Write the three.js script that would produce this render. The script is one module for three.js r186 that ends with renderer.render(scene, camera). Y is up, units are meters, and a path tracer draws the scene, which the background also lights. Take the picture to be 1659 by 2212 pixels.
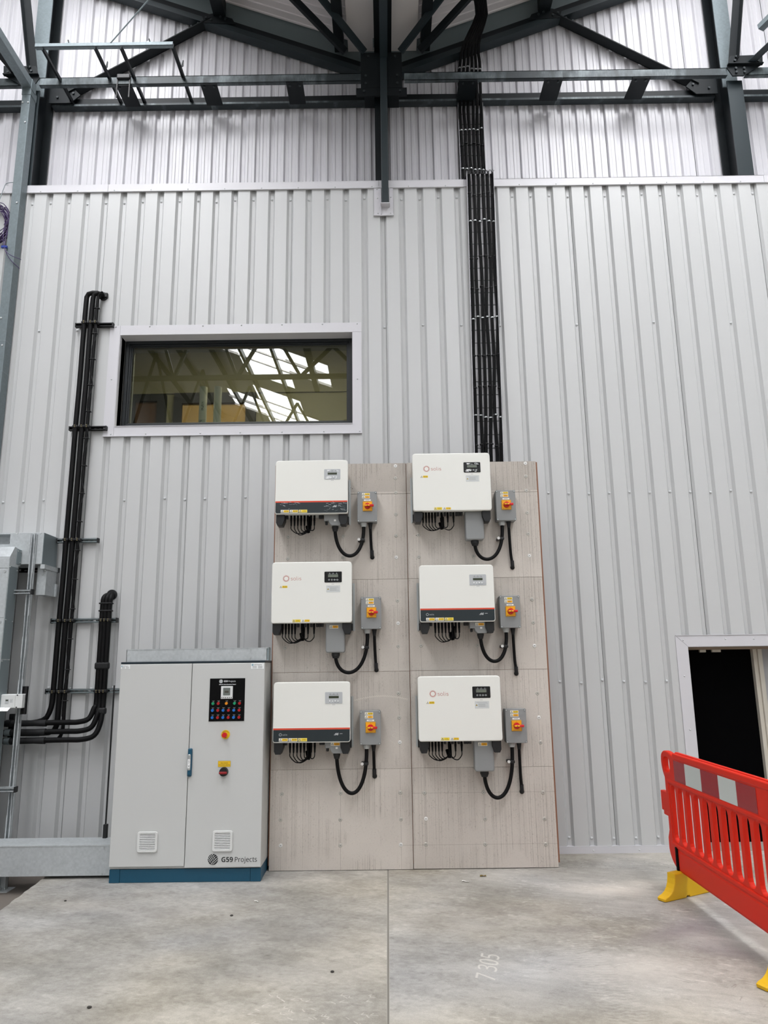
import * as THREE from 'three';
import { RoundedBoxGeometry } from 'three/addons/geometries/RoundedBoxGeometry.js';
import { mergeGeometries } from 'three/addons/utils/BufferGeometryUtils.js';
import { RectAreaLightUniformsLib } from 'three/addons/lights/RectAreaLightUniformsLib.js';

// ------------------------------------------------------------------ camera, light, exposure
const scene = new THREE.Scene();
const camera = new THREE.PerspectiveCamera(70.326, 1659 / 2212, 0.05, 100);
{
  const th = 0.2070, roll = -0.0126, yaw = -0.0026;
  const f = new THREE.Vector3(Math.sin(yaw) * Math.cos(th), Math.sin(th), -Math.cos(yaw) * Math.cos(th));
  const r = new THREE.Vector3(Math.cos(yaw), 0, Math.sin(yaw)), u = new THREE.Vector3().crossVectors(r, f);
  const c = Math.cos(roll), s = Math.sin(roll);
  const r2 = r.clone().multiplyScalar(c).addScaledVector(u, s), u2 = u.clone().multiplyScalar(c).addScaledVector(r, -s);
  camera.position.set(-0.0292, 1.6686, 6.9732);
  camera.quaternion.setFromRotationMatrix(new THREE.Matrix4().makeBasis(r2, u2, f.clone().negate()));
}
const renderer = new THREE.WebGLRenderer({ antialias: true });
renderer.toneMapping = THREE.LinearToneMapping;
renderer.toneMappingExposure = 1.0;
renderer.shadowMap.enabled = true;
RectAreaLightUniformsLib.init();
scene.background = new THREE.Color(0x10131a);
const SKYLIGHT = 11.2;          // radiance of the translucent rooflight sheets
const OFFICE_FILL_LIGHT = 17;      // added, unseen lamp that brightens the room behind the window
const ROOF0 = 8.74, SLOPE = 0.385, HALL_X = 9, HALL_Z = 19;
const roofY = (x) => ROOF0 + SLOPE * Math.abs(x);

// ------------------------------------------------------------------ small tools
let rs = 12345;
const rnd = () => { rs = (rs * 1664525 + 1013904223) >>> 0; return rs / 4294967296; };
const rr = (a, b) => a + (b - a) * rnd();
const V = (x, y, z) => new THREE.Vector3(x, y, z);
const taken = {};
function numbered(name) { const n = taken[name] = (taken[name] ?? -1) + 1; return n ? `${name}_${String(n).padStart(3, '0')}` : name; }
function tag(o, label, category, group) { o.userData.label = label; o.userData.category = category; if (group) o.userData.group = group; return o; }
function thing(name, label, category, [x, y, z] = [0, 0, 0], group) {
  const o = new THREE.Group(); o.name = numbered(name); scene.add(o); o.position.set(x, y, z); return tag(o, label, category, group);
}
const plain = (g) => { const n = g.index ? g.toNonIndexed() : g; for (const k of Object.keys(n.attributes)) if (!['position', 'normal', 'uv'].includes(k)) n.deleteAttribute(k); return n; };
const mg = (list) => { const a = list.flat(Infinity); return a.length === 1 ? plain(a[0]) : mergeGeometries(a.map(plain)); };
function mesh(name, geos, mat, parent) {
  const g = Array.isArray(geos) ? mg(geos) : geos;
  const m = new THREE.Mesh(g, mat); m.castShadow = m.receiveShadow = true;
  m.name = parent ? name : numbered(name); (parent || scene).add(m); return m;
}
function struct(name, geos, mat, parent) { const m = mesh(name, geos, mat, parent); if (!parent) m.userData.kind = 'structure'; return m; }
function structGroup(name) { const g = new THREE.Group(); g.name = numbered(name); g.userData.kind = 'structure'; scene.add(g); return g; }
function stuff(o) { o.userData.kind = 'stuff'; return o; }
// geometry makers; uv in metres by the dominant normal where asked
function uvm(g0) {
  const g = plain(g0); const p = g.attributes.position, n = g.attributes.normal, uv = g.attributes.uv;
  for (let i = 0; i < p.count; i++) {
    const ax = Math.abs(n.getX(i)), ay = Math.abs(n.getY(i)), az = Math.abs(n.getZ(i));
    if (az >= ax && az >= ay) uv.setXY(i, p.getX(i), p.getY(i)); else if (ay >= ax) uv.setXY(i, p.getX(i), p.getZ(i)); else uv.setXY(i, p.getZ(i), p.getY(i));
  }
  return g;
}
const box = (x0, x1, y0, y1, z0, z1) => uvm(new THREE.BoxGeometry(x1 - x0, y1 - y0, z1 - z0).translate((x0 + x1) / 2, (y0 + y1) / 2, (z0 + z1) / 2));
const rbox = (x0, x1, y0, y1, z0, z1, r = 0.004, s = 2) => uvm(new RoundedBoxGeometry(x1 - x0, y1 - y0, z1 - z0, s, Math.min(r, (x1 - x0) / 2.01, (y1 - y0) / 2.01, (z1 - z0) / 2.01)).translate((x0 + x1) / 2, (y0 + y1) / 2, (z0 + z1) / 2));
const cylZ = (x, y, z0, z1, r, seg = 20, r2 = r) => new THREE.CylinderGeometry(r2, r, z1 - z0, seg).rotateX(Math.PI / 2).translate(x, y, (z0 + z1) / 2);   // r at z0, r2 at z1
const cylY = (x, z, y0, y1, r0, seg = 18, r1 = r0) => new THREE.CylinderGeometry(r1, r0, y1 - y0, seg).translate(x, (y0 + y1) / 2, z);
const tube = (pts, r, seg = 40, rad = 8, tension = 0.5) => new THREE.TubeGeometry(new THREE.CatmullRomCurve3(pts.map((p) => (Array.isArray(p) ? V(...p) : p)), false, 'catmullrom', tension), seg, r, rad);
function bar(a, b, w, h, up = V(0, 1, 0), offW = 0, offH = 0) {      // box from a to b, w across, h along "up"
  const d = b.clone().sub(a), L = d.length(); d.normalize();
  const s = new THREE.Vector3().crossVectors(d, up).normalize(), u = new THREE.Vector3().crossVectors(s, d);
  const g = uvm(new THREE.BoxGeometry(L, h, w)).translate(0, offH, offW);
  return g.applyMatrix4(new THREE.Matrix4().makeBasis(d, u, s).setPosition(a.clone().add(b).multiplyScalar(0.5)));
}
const angleBar = (a, b, leg, t, up, sx = 1, sy = 1) => [bar(a, b, leg, t, up, 0, -sy * (leg - t) / 2), bar(a, b, t, leg, up, sx * (leg - t) / 2, 0)];
function rrect(x0, x1, y0, y1, r, S = THREE.Shape) {
  const s = new S(); const [a, b, c, d] = Array.isArray(r) ? r : [r, r, r, r];      // radii bl br tr tl
  s.moveTo(x0 + a, y0); s.lineTo(x1 - b, y0); if (b) s.quadraticCurveTo(x1, y0, x1, y0 + b);
  s.lineTo(x1, y1 - c); if (c) s.quadraticCurveTo(x1, y1, x1 - c, y1); s.lineTo(x0 + d, y1); if (d) s.quadraticCurveTo(x0, y1, x0, y1 - d);
  s.lineTo(x0, y0 + a); if (a) s.quadraticCurveTo(x0, y0, x0 + a, y0); return s;
}
const poly = (pts) => { const s = new THREE.Shape(); pts.forEach(([x, y], i) => (i ? s.lineTo(x, y) : s.moveTo(x, y))); s.closePath(); return s; };
function ext(shape, z0, z1, bevel = 0, cs = 8) {
  return uvm(new THREE.ExtrudeGeometry(shape, { depth: z1 - z0 - 2 * bevel, bevelEnabled: bevel > 0, bevelSize: bevel, bevelThickness: bevel, bevelOffset: -bevel, bevelSegments: 3, curveSegments: cs }).translate(0, 0, z0 + bevel));
}
const extX = (pts, x0, x1, bevel = 0) => uvm(ext(poly(pts.map(([z, y]) => [-z, y])), x0, x1, bevel).rotateY(Math.PI / 2));   // profile in (z, y) swept along x
const flat = (x0, x1, y0, y1, z) => new THREE.PlaneGeometry(x1 - x0, y1 - y0).translate((x0 + x1) / 2, (y0 + y1) / 2, z);

// ------------------------------------------------------------------ textures
const lattice = new Float32Array(256 * 256); for (let i = 0; i < lattice.length; i++) lattice[i] = rnd();
function vnoise(x, y) {
  const xi = Math.floor(x), yi = Math.floor(y); let fx = x - xi, fy = y - yi; fx = fx * fx * (3 - 2 * fx); fy = fy * fy * (3 - 2 * fy);
  const a = lattice[((yi & 255) << 8) | (xi & 255)], b = lattice[((yi & 255) << 8) | ((xi + 1) & 255)], c = lattice[(((yi + 1) & 255) << 8) | (xi & 255)], d = lattice[(((yi + 1) & 255) << 8) | ((xi + 1) & 255)];
  return a + (b - a) * fx + (c - a) * fy + (a - b - c + d) * fx * fy;
}
const fbm = (x, y, o = 4) => { let s = 0, a = 0.5, t = 0; for (let i = 0; i < o; i++) { s += a * vnoise(x, y); t += a; x = x * 2.03 + 17.3; y = y * 2.03 + 5.1; a *= 0.5; } return s / t; };
function canvas(w, h, draw) { const c = document.createElement('canvas'); c.width = w; c.height = h; draw(c.getContext('2d'), w, h); return c; }
function ctex(w, h, draw, srgb = true) {
  const t = new THREE.CanvasTexture(canvas(w, h, draw)); if (srgb) t.colorSpace = THREE.SRGBColorSpace; t.magFilter = THREE.LinearFilter; t.anisotropy = 8; return t;
}
function fill(c, w, h, fn) { const im = c.createImageData(w, h), d = im.data; for (let y = 0, i = 0; y < h; y++) for (let x = 0; x < w; x++, i += 4) { const v = fn(x, y); d[i] = v[0]; d[i + 1] = v[1]; d[i + 2] = v[2]; d[i + 3] = v[3] ?? 255; } c.putImageData(im, 0, 0); }
const repeat = (t, s) => { t.wrapS = t.wrapT = THREE.RepeatWrapping; t.repeat.set(s, s); return t; };
const std = (color, roughness = 0.6, metalness = 0, more = {}) => new THREE.MeshStandardMaterial({ color, roughness, metalness, ...more });
const phys = (o) => new THREE.MeshPhysicalMaterial(o);

const galvTex = repeat(ctex(512, 512, (c, w, h) => fill(c, w, h, (x, y) => { const a = fbm(x / 14, y / 14, 3), b = fbm(x / 90 + 40, y / 90, 3), v = 190 + 20 * (a - 0.5) + 12 * (b - 0.5); return [v - 3, v + 2, v + 4]; })), 1.6);
const galvRough = repeat(ctex(256, 256, (c, w, h) => fill(c, w, h, (x, y) => { const v = 118 + 40 * fbm(x / 12, y / 12, 3); return [v, v, v]; }), false), 2.0);
const wornTex = repeat(ctex(1024, 256, (c, w, h) => fill(c, w, h, (x, y) => { const a = fbm(x / 120, y / 60, 5), s = Math.max(0, Math.min(1, (a - 0.47) * 3.2)), n = vnoise(x / 2.5, y / 2.5) * 22; return [36 + s * 84 + n * (0.3 + s), 44 + s * 86 + n * (0.3 + s), 47 + s * 86 + n * (0.3 + s)]; })), 0.5);
const M = {
  clad: std(0xc2c3c3, 0.38), cladUp: std(0xcac9cd, 0.32), core: std(0x6c6f70, 0.9), flash: std(0xcccbcf, 0.35), screw: std(0xc9cbcc, 0.35),
  steel: std(0x1f2a2e, 0.45), steelShaded: phys({ color: 0x0e1417, roughness: 0.5, specularIntensity: 0.5 }), backing: std(0x687375, 0.5, 0.3), worn: std(0xffffff, 0.5, 0.15, { map: wornTex }), bolt: std(0x20282b, 0.5),  // the darker steel is the same paint, coloured as its shaded faces look
  galvPost: std(0x9ea7aa, 1, 0.45, { map: galvTex, roughnessMap: galvRough }),
  galv: std(0xffffff, 1, 0.35, { map: galvTex, roughnessMap: galvRough }), galvDark: std(0x8d989b, 0.5, 0.6), zinc: std(0xb9bdbd, 0.4, 0.7), brass: std(0x9c9170, 0.35, 0.8),
  black: std(0x0d0e10, 0.5), blackMatt: phys({ color: 0x070708, roughness: 0.8, specularIntensity: 0.3 }), cable: phys({ color: 0x050506, roughness: 0.55, specularIntensity: 0.4 }), sleeve: std(0x0e0f11, 0.7), rubber: std(0x111214, 0.7),
  winFrame: std(0x11171a, 0.4), ply: std(0x8a5f48, 0.8), washer: std(0xb9b6ae, 0.4, 0.3), washerBright: std(0xe0dfdc, 0.35, 0.2),
  inv: std(0xe6e6e0, 0.36), invSide: std(0xb9bab6, 0.5), boxGrey: std(0x8b8d8d, 0.5), boxDark: std(0x707373, 0.55), glandGrey: std(0xb3b6b5, 0.5),
  orange: std(0xd6492c, 0.5), band: std(0x1f292d, 0.35), dispGrey: std(0xb6b9bb, 0.4), lcd: std(0x3a4030, 0.25), dispBlack: std(0x060607, 0.15), lcdGrey: std(0x6d7468, 0.25),
  yellow: std(0xf0ab06, 0.45), red: std(0xc8101c, 0.4), redDark: std(0x8c0a14, 0.5),
  cab: std(0xc5c6c4, 0.45), cabSide: std(0xbdbebb, 0.45), teal: std(0x0b4a63, 0.45), tealDark: std(0x041c27, 0.45), vent: std(0xd6d7d5, 0.45), ventDark: std(0x55585a, 0.8),
  barrier: phys({ color: 0xdb2305, roughness: 0.5, specularIntensity: 0.6 }), foot: std(0xe0b10c, 0.55), refRed: std(0x99101f, 0.25), refWhite: std(0xc9d0cd, 0.35),
  whitePlastic: std(0xd9dbda, 0.5), paper: std(0xf0f0ee, 0.7), purple: std(0x3a2556, 0.45), blueTape: std(0x17358c, 0.5),
  roof: std(0xd6d1d1, 0.55), soffit: std(0xd0ccca, 0.5), hallWall: std(0xc6c7c7, 0.8), office: std(0x8f8c78, 0.9), officeDark: std(0x24262a, 0.6), tan: std(0xb99a66, 0.8), brown: std(0x5a4334, 0.8), pipe: std(0xe8e6de, 0.6),
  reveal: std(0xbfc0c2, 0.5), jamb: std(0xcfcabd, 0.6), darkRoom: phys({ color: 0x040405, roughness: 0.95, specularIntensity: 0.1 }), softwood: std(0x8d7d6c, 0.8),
  slabLow: std(0x6b645d, 0.9), joint: std(0xa19d94, 0.8), jointDark: std(0x77736b, 0.9), stone: std(0x3d3a36, 0.9), leaf: std(0x6d5b24, 0.8), scrap: std(0xe4e2dc, 0.7),
};

// ------------------------------------------------------------------ rooflights: glowing translucent sheets with an area light of the same size below each
function rooflight(sx, x0, x1, z0, z1, n) {
  const g = structGroup(`window_${n}`);
  const ang = Math.atan(SLOPE) * sx, xm = sx * (x0 + x1) / 2, L = (x1 - x0) / Math.cos(ang);
  const em = new THREE.MeshStandardMaterial({ color: 0xffffff, roughness: 0.6, emissive: 0xfbfcff, emissiveIntensity: SKYLIGHT });
  const sheet = uvm(new THREE.BoxGeometry(L, 0.012, z1 - z0)).rotateZ(ang).translate(xm, roofY(xm) + 0.03, (z0 + z1) / 2);
  mesh('rooflight_sheet', sheet, em, g);
  const frame = [];
  for (const z of [z0 - 0.03, z1 + 0.03]) frame.push(uvm(new THREE.BoxGeometry(L + 0.1, 0.12, 0.06)).rotateZ(ang).translate(xm, roofY(xm) + 0.02, z));
  frame.push(uvm(new THREE.BoxGeometry(L + 0.1, 0.07, 0.07)).rotateZ(ang).translate(xm, roofY(xm) - 0.02, (z0 + z1) / 2));
  mesh('rooflight_frame', frame, M.soffit, g);
  const l = new THREE.RectAreaLight(0xfbfcff, SKYLIGHT, L, z1 - z0);
  l.position.set(xm + Math.sin(ang) * 0.03, roofY(xm) - 0.01, (z0 + z1) / 2);
  l.lookAt(xm + Math.sin(ang) * 3.03, roofY(xm) - 0.01 - Math.cos(ang) * 3, (z0 + z1) / 2);
  l.castShadow = true; l.name = 'rooflight_light'; g.add(l);
}
const ROWS = [[1.7, 3.2], [5.2, 6.75], [10.3, 11.85], [15.4, 17]], LX0 = 1.5, LX1 = 5.3;
let wn = 2;
for (const sx of [-1, 1]) for (const [z0, z1] of ROWS) rooflight(sx, LX0, LX1, z0, z1, wn++);

// ------------------------------------------------------------------ shell of the hall
{
  const skin = (sx) => {
    // roof liner sheets: ribbed down the slope, one metre of cover each, cut out where the rooflights are
    const g = structGroup('ceiling');
    const strips = []; let zz = -0.45; for (const [a, b] of ROWS) { strips.push([zz, a, 0], [a, b, 1]); zz = b; } strips.push([zz, HALL_Z + 0.2, 0]);
    const piece = (xa, xb, za, zb, fine) => {
      const out = [], N = fine ? Math.round((zb - za) / 0.1) : 1, ya = roofY(xa), yb = roofY(xb);
      for (let i = 0; i < N; i++) {
        const a = za + (zb - za) * i / N, b = za + (zb - za) * (i + 1) / N, q = fine ? 0.012 : 0;
        const pts = q ? [[a, 0], [b - 0.03, 0], [b - 0.024, q], [b - 0.006, q], [b, 0]] : [[a, 0], [b, 0]];
        for (let k = 0; k + 1 < pts.length; k++) {
          const [z1, h1] = pts[k], [z2, h2] = pts[k + 1], bg = new THREE.BufferGeometry();
          const v = [[xa, ya - h1, z1], [xb, yb - h1, z1], [xb, yb - h2, z2], [xa, ya - h2, z2]].map(([x, y, z]) => [sx * x, y, z]);
          bg.setAttribute('position', new THREE.Float32BufferAttribute([...v[0], ...v[1], ...v[2], ...v[0], ...v[2], ...v[3]], 3));
          bg.setAttribute('uv', new THREE.Float32BufferAttribute(new Array(12).fill(0), 2)); bg.computeVertexNormals(); out.push(bg);
        }
      }
      return out;
    };
    for (const [za, zb, light] of strips) {
      if (light) { mesh('liner_sheet', piece(0.3, LX0, za, zb, true), M.roof, g); mesh('liner_sheet', piece(LX1, HALL_X + 0.2, za, zb, false), M.roof, g); continue; }
      if (za < 1.5) mesh('liner_sheet', piece(0.3, HALL_X + 0.2, za, zb, true), M.roof, g); else mesh('liner_sheet', piece(0.3, HALL_X + 0.2, za, zb, 0), M.roof, g);
    }
    for (const x of [2.95, 3.95, 4.95, 6.2, 7.4]) mesh('purlin', box(sx * x - 0.035, sx * x + 0.035, roofY(x) - 0.20, roofY(x) - 0.03, 0.1, HALL_Z), M.steelShaded, g);
    for (const z of [8.8, 14.2]) { // lattice trusses further back, met only as reflections in the window
      const tr = [bar(V(sx * 0.3, 8.35, z), V(sx * 8.8, 8.35, z), 0.1, 0.1)];
      for (let x = 0.5; x < 8; x += 1.5) tr.push(bar(V(sx * x, 8.35, z), V(sx * (x + 0.75), roofY(x + 0.75) - 0.1, z), 0.09, 0.07), bar(V(sx * (x + 0.75), roofY(x + 0.75) - 0.1, z), V(sx * (x + 1.5), 8.35, z), 0.09, 0.07));
      mesh('truss', tr, M.steelShaded, g);
    }
    // weather sheet above closes the hall with some thickness
    const xm = (HALL_X + 0.2) / 2, ang = Math.atan(SLOPE) * sx, L = (HALL_X + 0.4) / Math.cos(ang);
    mesh('roof_sheet', uvm(new THREE.BoxGeometry(L, 0.05, HALL_Z + 1)).rotateZ(ang).translate(sx * xm, roofY(xm) + 0.25, HALL_Z / 2), M.roof, g);
  };
  skin(-1); skin(1);
  struct('wall_left', box(-HALL_X - 0.2, -HALL_X, -0.3, 12.6, -1, HALL_Z + 0.3), M.hallWall);
  struct('wall_right', box(HALL_X, HALL_X + 0.2, -0.3, 12.6, -1, HALL_Z + 0.3), M.hallWall);
  struct('wall_rear', box(-HALL_X - 0.2, HALL_X + 0.2, -0.3, 12.8, HALL_Z, HALL_Z + 0.2), M.hallWall);
}

// lower gable wall: a core with the two openings, clad in trapezoidal sheets one metre wide
const WIN = { x0: -2.75, x1: -0.353, y0: 4.048, y1: 5.04 }, DOOR = { x0: 2.795, x1: 3.72, y1: 1.80 };
function cutProfile(points, a, b) {        // points: sorted [x, z]; clipped to a..b
  const out = [], at = (x) => { for (let i = 0; i + 1 < points.length; i++) if (points[i][0] <= x && x <= points[i + 1][0]) { const [p, q] = [points[i], points[i + 1]]; return p[1] + (q[1] - p[1]) * (x - p[0]) / Math.max(1e-9, q[0] - p[0]); } return 0; };
  out.push([a, at(a)]); for (const p of points) if (p[0] > a + 1e-5 && p[0] < b - 1e-5) out.push(p); out.push([b, at(b)]); return out;
}
function sheet(points, a, b, y0, top, z) { // folded sheet standing on y0, up to top(x)
  const pr = cutProfile(points, a, b), pos = [], uv = [];
  for (let i = 0; i + 1 < pr.length; i++) {
    const [xa, za] = pr[i], [xb, zb] = pr[i + 1], ta = top(xa), tb = top(xb);
    pos.push(xa, y0, z + za, xb, y0, z + zb, xb, tb, z + zb, xa, y0, z + za, xb, tb, z + zb, xa, ta, z + za); uv.push(xa, y0, xb, y0, xb, tb, xa, y0, xb, tb, xa, ta);
  }
  const g = new THREE.BufferGeometry(); g.setAttribute('position', new THREE.Float32BufferAttribute(pos, 3)); g.setAttribute('uv', new THREE.Float32BufferAttribute(uv, 2)); g.computeVertexNormals(); return g;
}
const screwHead = (x, y, z, r = 0.011) => [new THREE.SphereGeometry(r, 8, 5, 0, 6.284, 0, 1.57).rotateX(Math.PI / 2).translate(x, y, z)];
{
  const wall = structGroup('wall_back');
  const core = poly([[-HALL_X, -0.2], [HALL_X, -0.2], [HALL_X, 6.76], [-HALL_X, 6.76]]);
  core.holes.push(poly([[WIN.x0, WIN.y0], [WIN.x1, WIN.y0], [WIN.x1, WIN.y1], [WIN.x0, WIN.y1]]), poly([[DOOR.x0, -0.1], [DOOR.x1, -0.1], [DOOR.x1, DOOR.y1], [DOOR.x0, DOOR.y1]]));
  mesh('wall_core', ext(core, -0.45, -0.045), M.core, wall);
  const pts = [[-9.2, 0]]; for (let n = -45; n <= 45; n++) { const c = n * 0.2 - 0.016; pts.push([c - 0.036, 0], [c - 0.016, -0.034], [c + 0.016, -0.034], [c + 0.036, 0]); } pts.push([9.2, 0]);
  const T = 6.74, flatTop = (y) => () => y, B = 0.03;
  const wx0 = -2.84, wx1 = -0.27, wy0 = 3.96, wy1 = 5.13, dx0 = 2.70, dx1 = 3.81, dy1 = 1.89;
  for (let X = -7; X < 7; X++) {
    const a = X + 0.0015, b = X + 1 - 0.0015, gs = [];
    const cuts = [a, b, wx0, wx1, dx0, dx1].filter((x) => x >= a && x <= b).sort((p, q) => p - q);
    for (let i = 0; i + 1 < cuts.length; i++) {
      const [p, q] = [cuts[i], cuts[i + 1]]; if (q - p < 1e-4) continue; const m = (p + q) / 2;
      if (m > wx0 && m < wx1) gs.push(sheet(pts, p, q, B, flatTop(wy0), 0), sheet(pts, p, q, wy1, flatTop(T), 0));
      else if (m > dx0 && m < dx1) gs.push(sheet(pts, p, q, dy1, flatTop(T), 0));
      else gs.push(sheet(pts, p, q, B, flatTop(T), 0));
    }
    mesh('cladding_panel', gs, M.clad, wall);
  }
  const sc = [];
  const rows = [[6.60, 1], [5.11, 2], [3.30, 1], [1.49, 1], [0.118, 1]];
  for (const [y, step] of rows) for (let n = -22; n <= 22; n += step) {
    if (step === 2 && n > 4 && n % 4 === 0) continue;
    const x = n * 0.2 - 0.016 - 0.002; if ((x > -2.95 && x < -0.2 && y > 3.9 && y < 5.2) || (x > 2.65 && y < 1.9)) continue;
    if (y < 6 && rnd() < 0.28 && x < 0) continue;
    sc.push(...screwHead(x, y + rr(-0.012, 0.012), -0.034, 0.013));
  }
  stuff(mesh('fixing_screws', sc, M.screw, wall));
}
// upper gable wall, set back behind the columns
const UP = -0.38;
{
  const wall = structGroup('wall_back_upper');
  const shp = poly([[-HALL_X, 6.4], [HALL_X, 6.4], [HALL_X, roofY(HALL_X) + 0.25], [0, ROOF0 + 0.25], [-HALL_X, roofY(HALL_X) + 0.25]]);
  mesh('wall_core', ext(shp, UP - 0.3, UP - 0.05), M.core, wall);
  const P = 1.005 / 6, pts = [[-9.3, 0]];
  for (let n = -54; n <= 50; n++) { const c = 0.57 + n * P - 0.018, h = c + P / 2; pts.push([c - 0.031, 0], [c - 0.017, -0.032], [c + 0.017, -0.032], [c + 0.031, 0], [h - 0.024, 0], [h - 0.018, -0.006], [h + 0.018, -0.006], [h + 0.024, 0]); }
  pts.push([9.3, 0]);
  for (let k = -7; k < 7; k++) { const a = 0.57 + k * 1.005 + 0.0015, b = a + 1.005 - 0.003; mesh('cladding_panel', sheet(pts, a, b, 6.7, (x) => roofY(x) + 0.02, UP), M.cladUp, wall); }
}
// flashings
{
  const cap = (x0, x1) => [box(x0, x1, 6.712, 6.80, 0.004, 0.009), box(x0, x1, 6.795, 6.80, UP - 0.04, 0.009), box(x0, x1, 6.705, 6.712, 0.0, 0.018)];
  const t1 = structGroup('trim_1'), joints = [-8, -5.95, -2.99, -0.06, 0.86];
  for (let i = 0; i + 1 < joints.length; i++) mesh('cap_flashing', cap(joints[i] + 0.0015, joints[i + 1] - 0.0015), M.flash, t1);
  mesh('cap_flashing', cap(0.868 + 0.3, 4.1), M.flash, t1); mesh('cap_flashing', cap(4.103, 8), M.flash, t1); mesh('cap_flashing', [box(0.86, 1.17, 6.712, 6.80, 0.004, 0.009), box(0.86, 1.17, 6.795, 6.8, UP - 0.04, 0.009)], M.flash, t1);
  const sc = []; for (let x = -6.9; x < 7; x += 0.398) if (x < 0.8 || x > 1.2) sc.push(...screwHead(x, 6.726, 0.009, 0.008));
  stuff(mesh('fixing_screws', sc, M.screw, t1));
  const t2 = structGroup('trim_2');
  mesh('base_flashing', [box(-8, 2.69, 0.0, 0.058, 0.004, 0.009), box(-8, 2.69, 0.056, 0.060, -0.034, 0.009)], M.flash, t2);
  mesh('base_flashing', [box(3.835, 8, 0.0, 0.058, 0.004, 0.009), box(3.835, 8, 0.056, 0.060, -0.034, 0.009)], M.flash, t2);
  const s2 = []; for (let x = -6.83; x < 2.6; x += 0.41) s2.push(...screwHead(x, 0.026, 0.009, 0.008)); stuff(mesh('fixing_screws', s2, M.screw, t2));
}
// the boot flashing where the centre post enters the lower cladding
{
  const b = structGroup('trim_3');
  mesh('boot_flashing', [box(-0.112, -0.036, 6.375, 6.70, 0.010, 0.014), box(0.052, 0.092, 6.375, 6.70, 0.010, 0.014), box(-0.036, 0.052, 6.375, 6.475, 0.010, 0.014), box(-0.042, 0.058, 6.472, 6.48, 0.01, 0.085), box(-0.12, 0.098, 6.368, 6.376, 0.008, 0.024),
    box(-0.042, -0.036, 6.38, 6.475, 0.01, 0.03), box(-0.040, -0.034, 6.475, 6.70, 0.01, 0.05), box(0.050, 0.056, 6.475, 6.70, 0.01, 0.05)], M.flash, b);
  const s = []; for (const [x, y] of [[-0.075, 6.58], [0.07, 6.59], [-0.07, 6.40], [0.065, 6.40], [-0.08, 6.69]]) s.push(...screwHead(x, y, 0.014, 0.008)); stuff(mesh('fixing_screws', s, M.screw, b));
}

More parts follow.
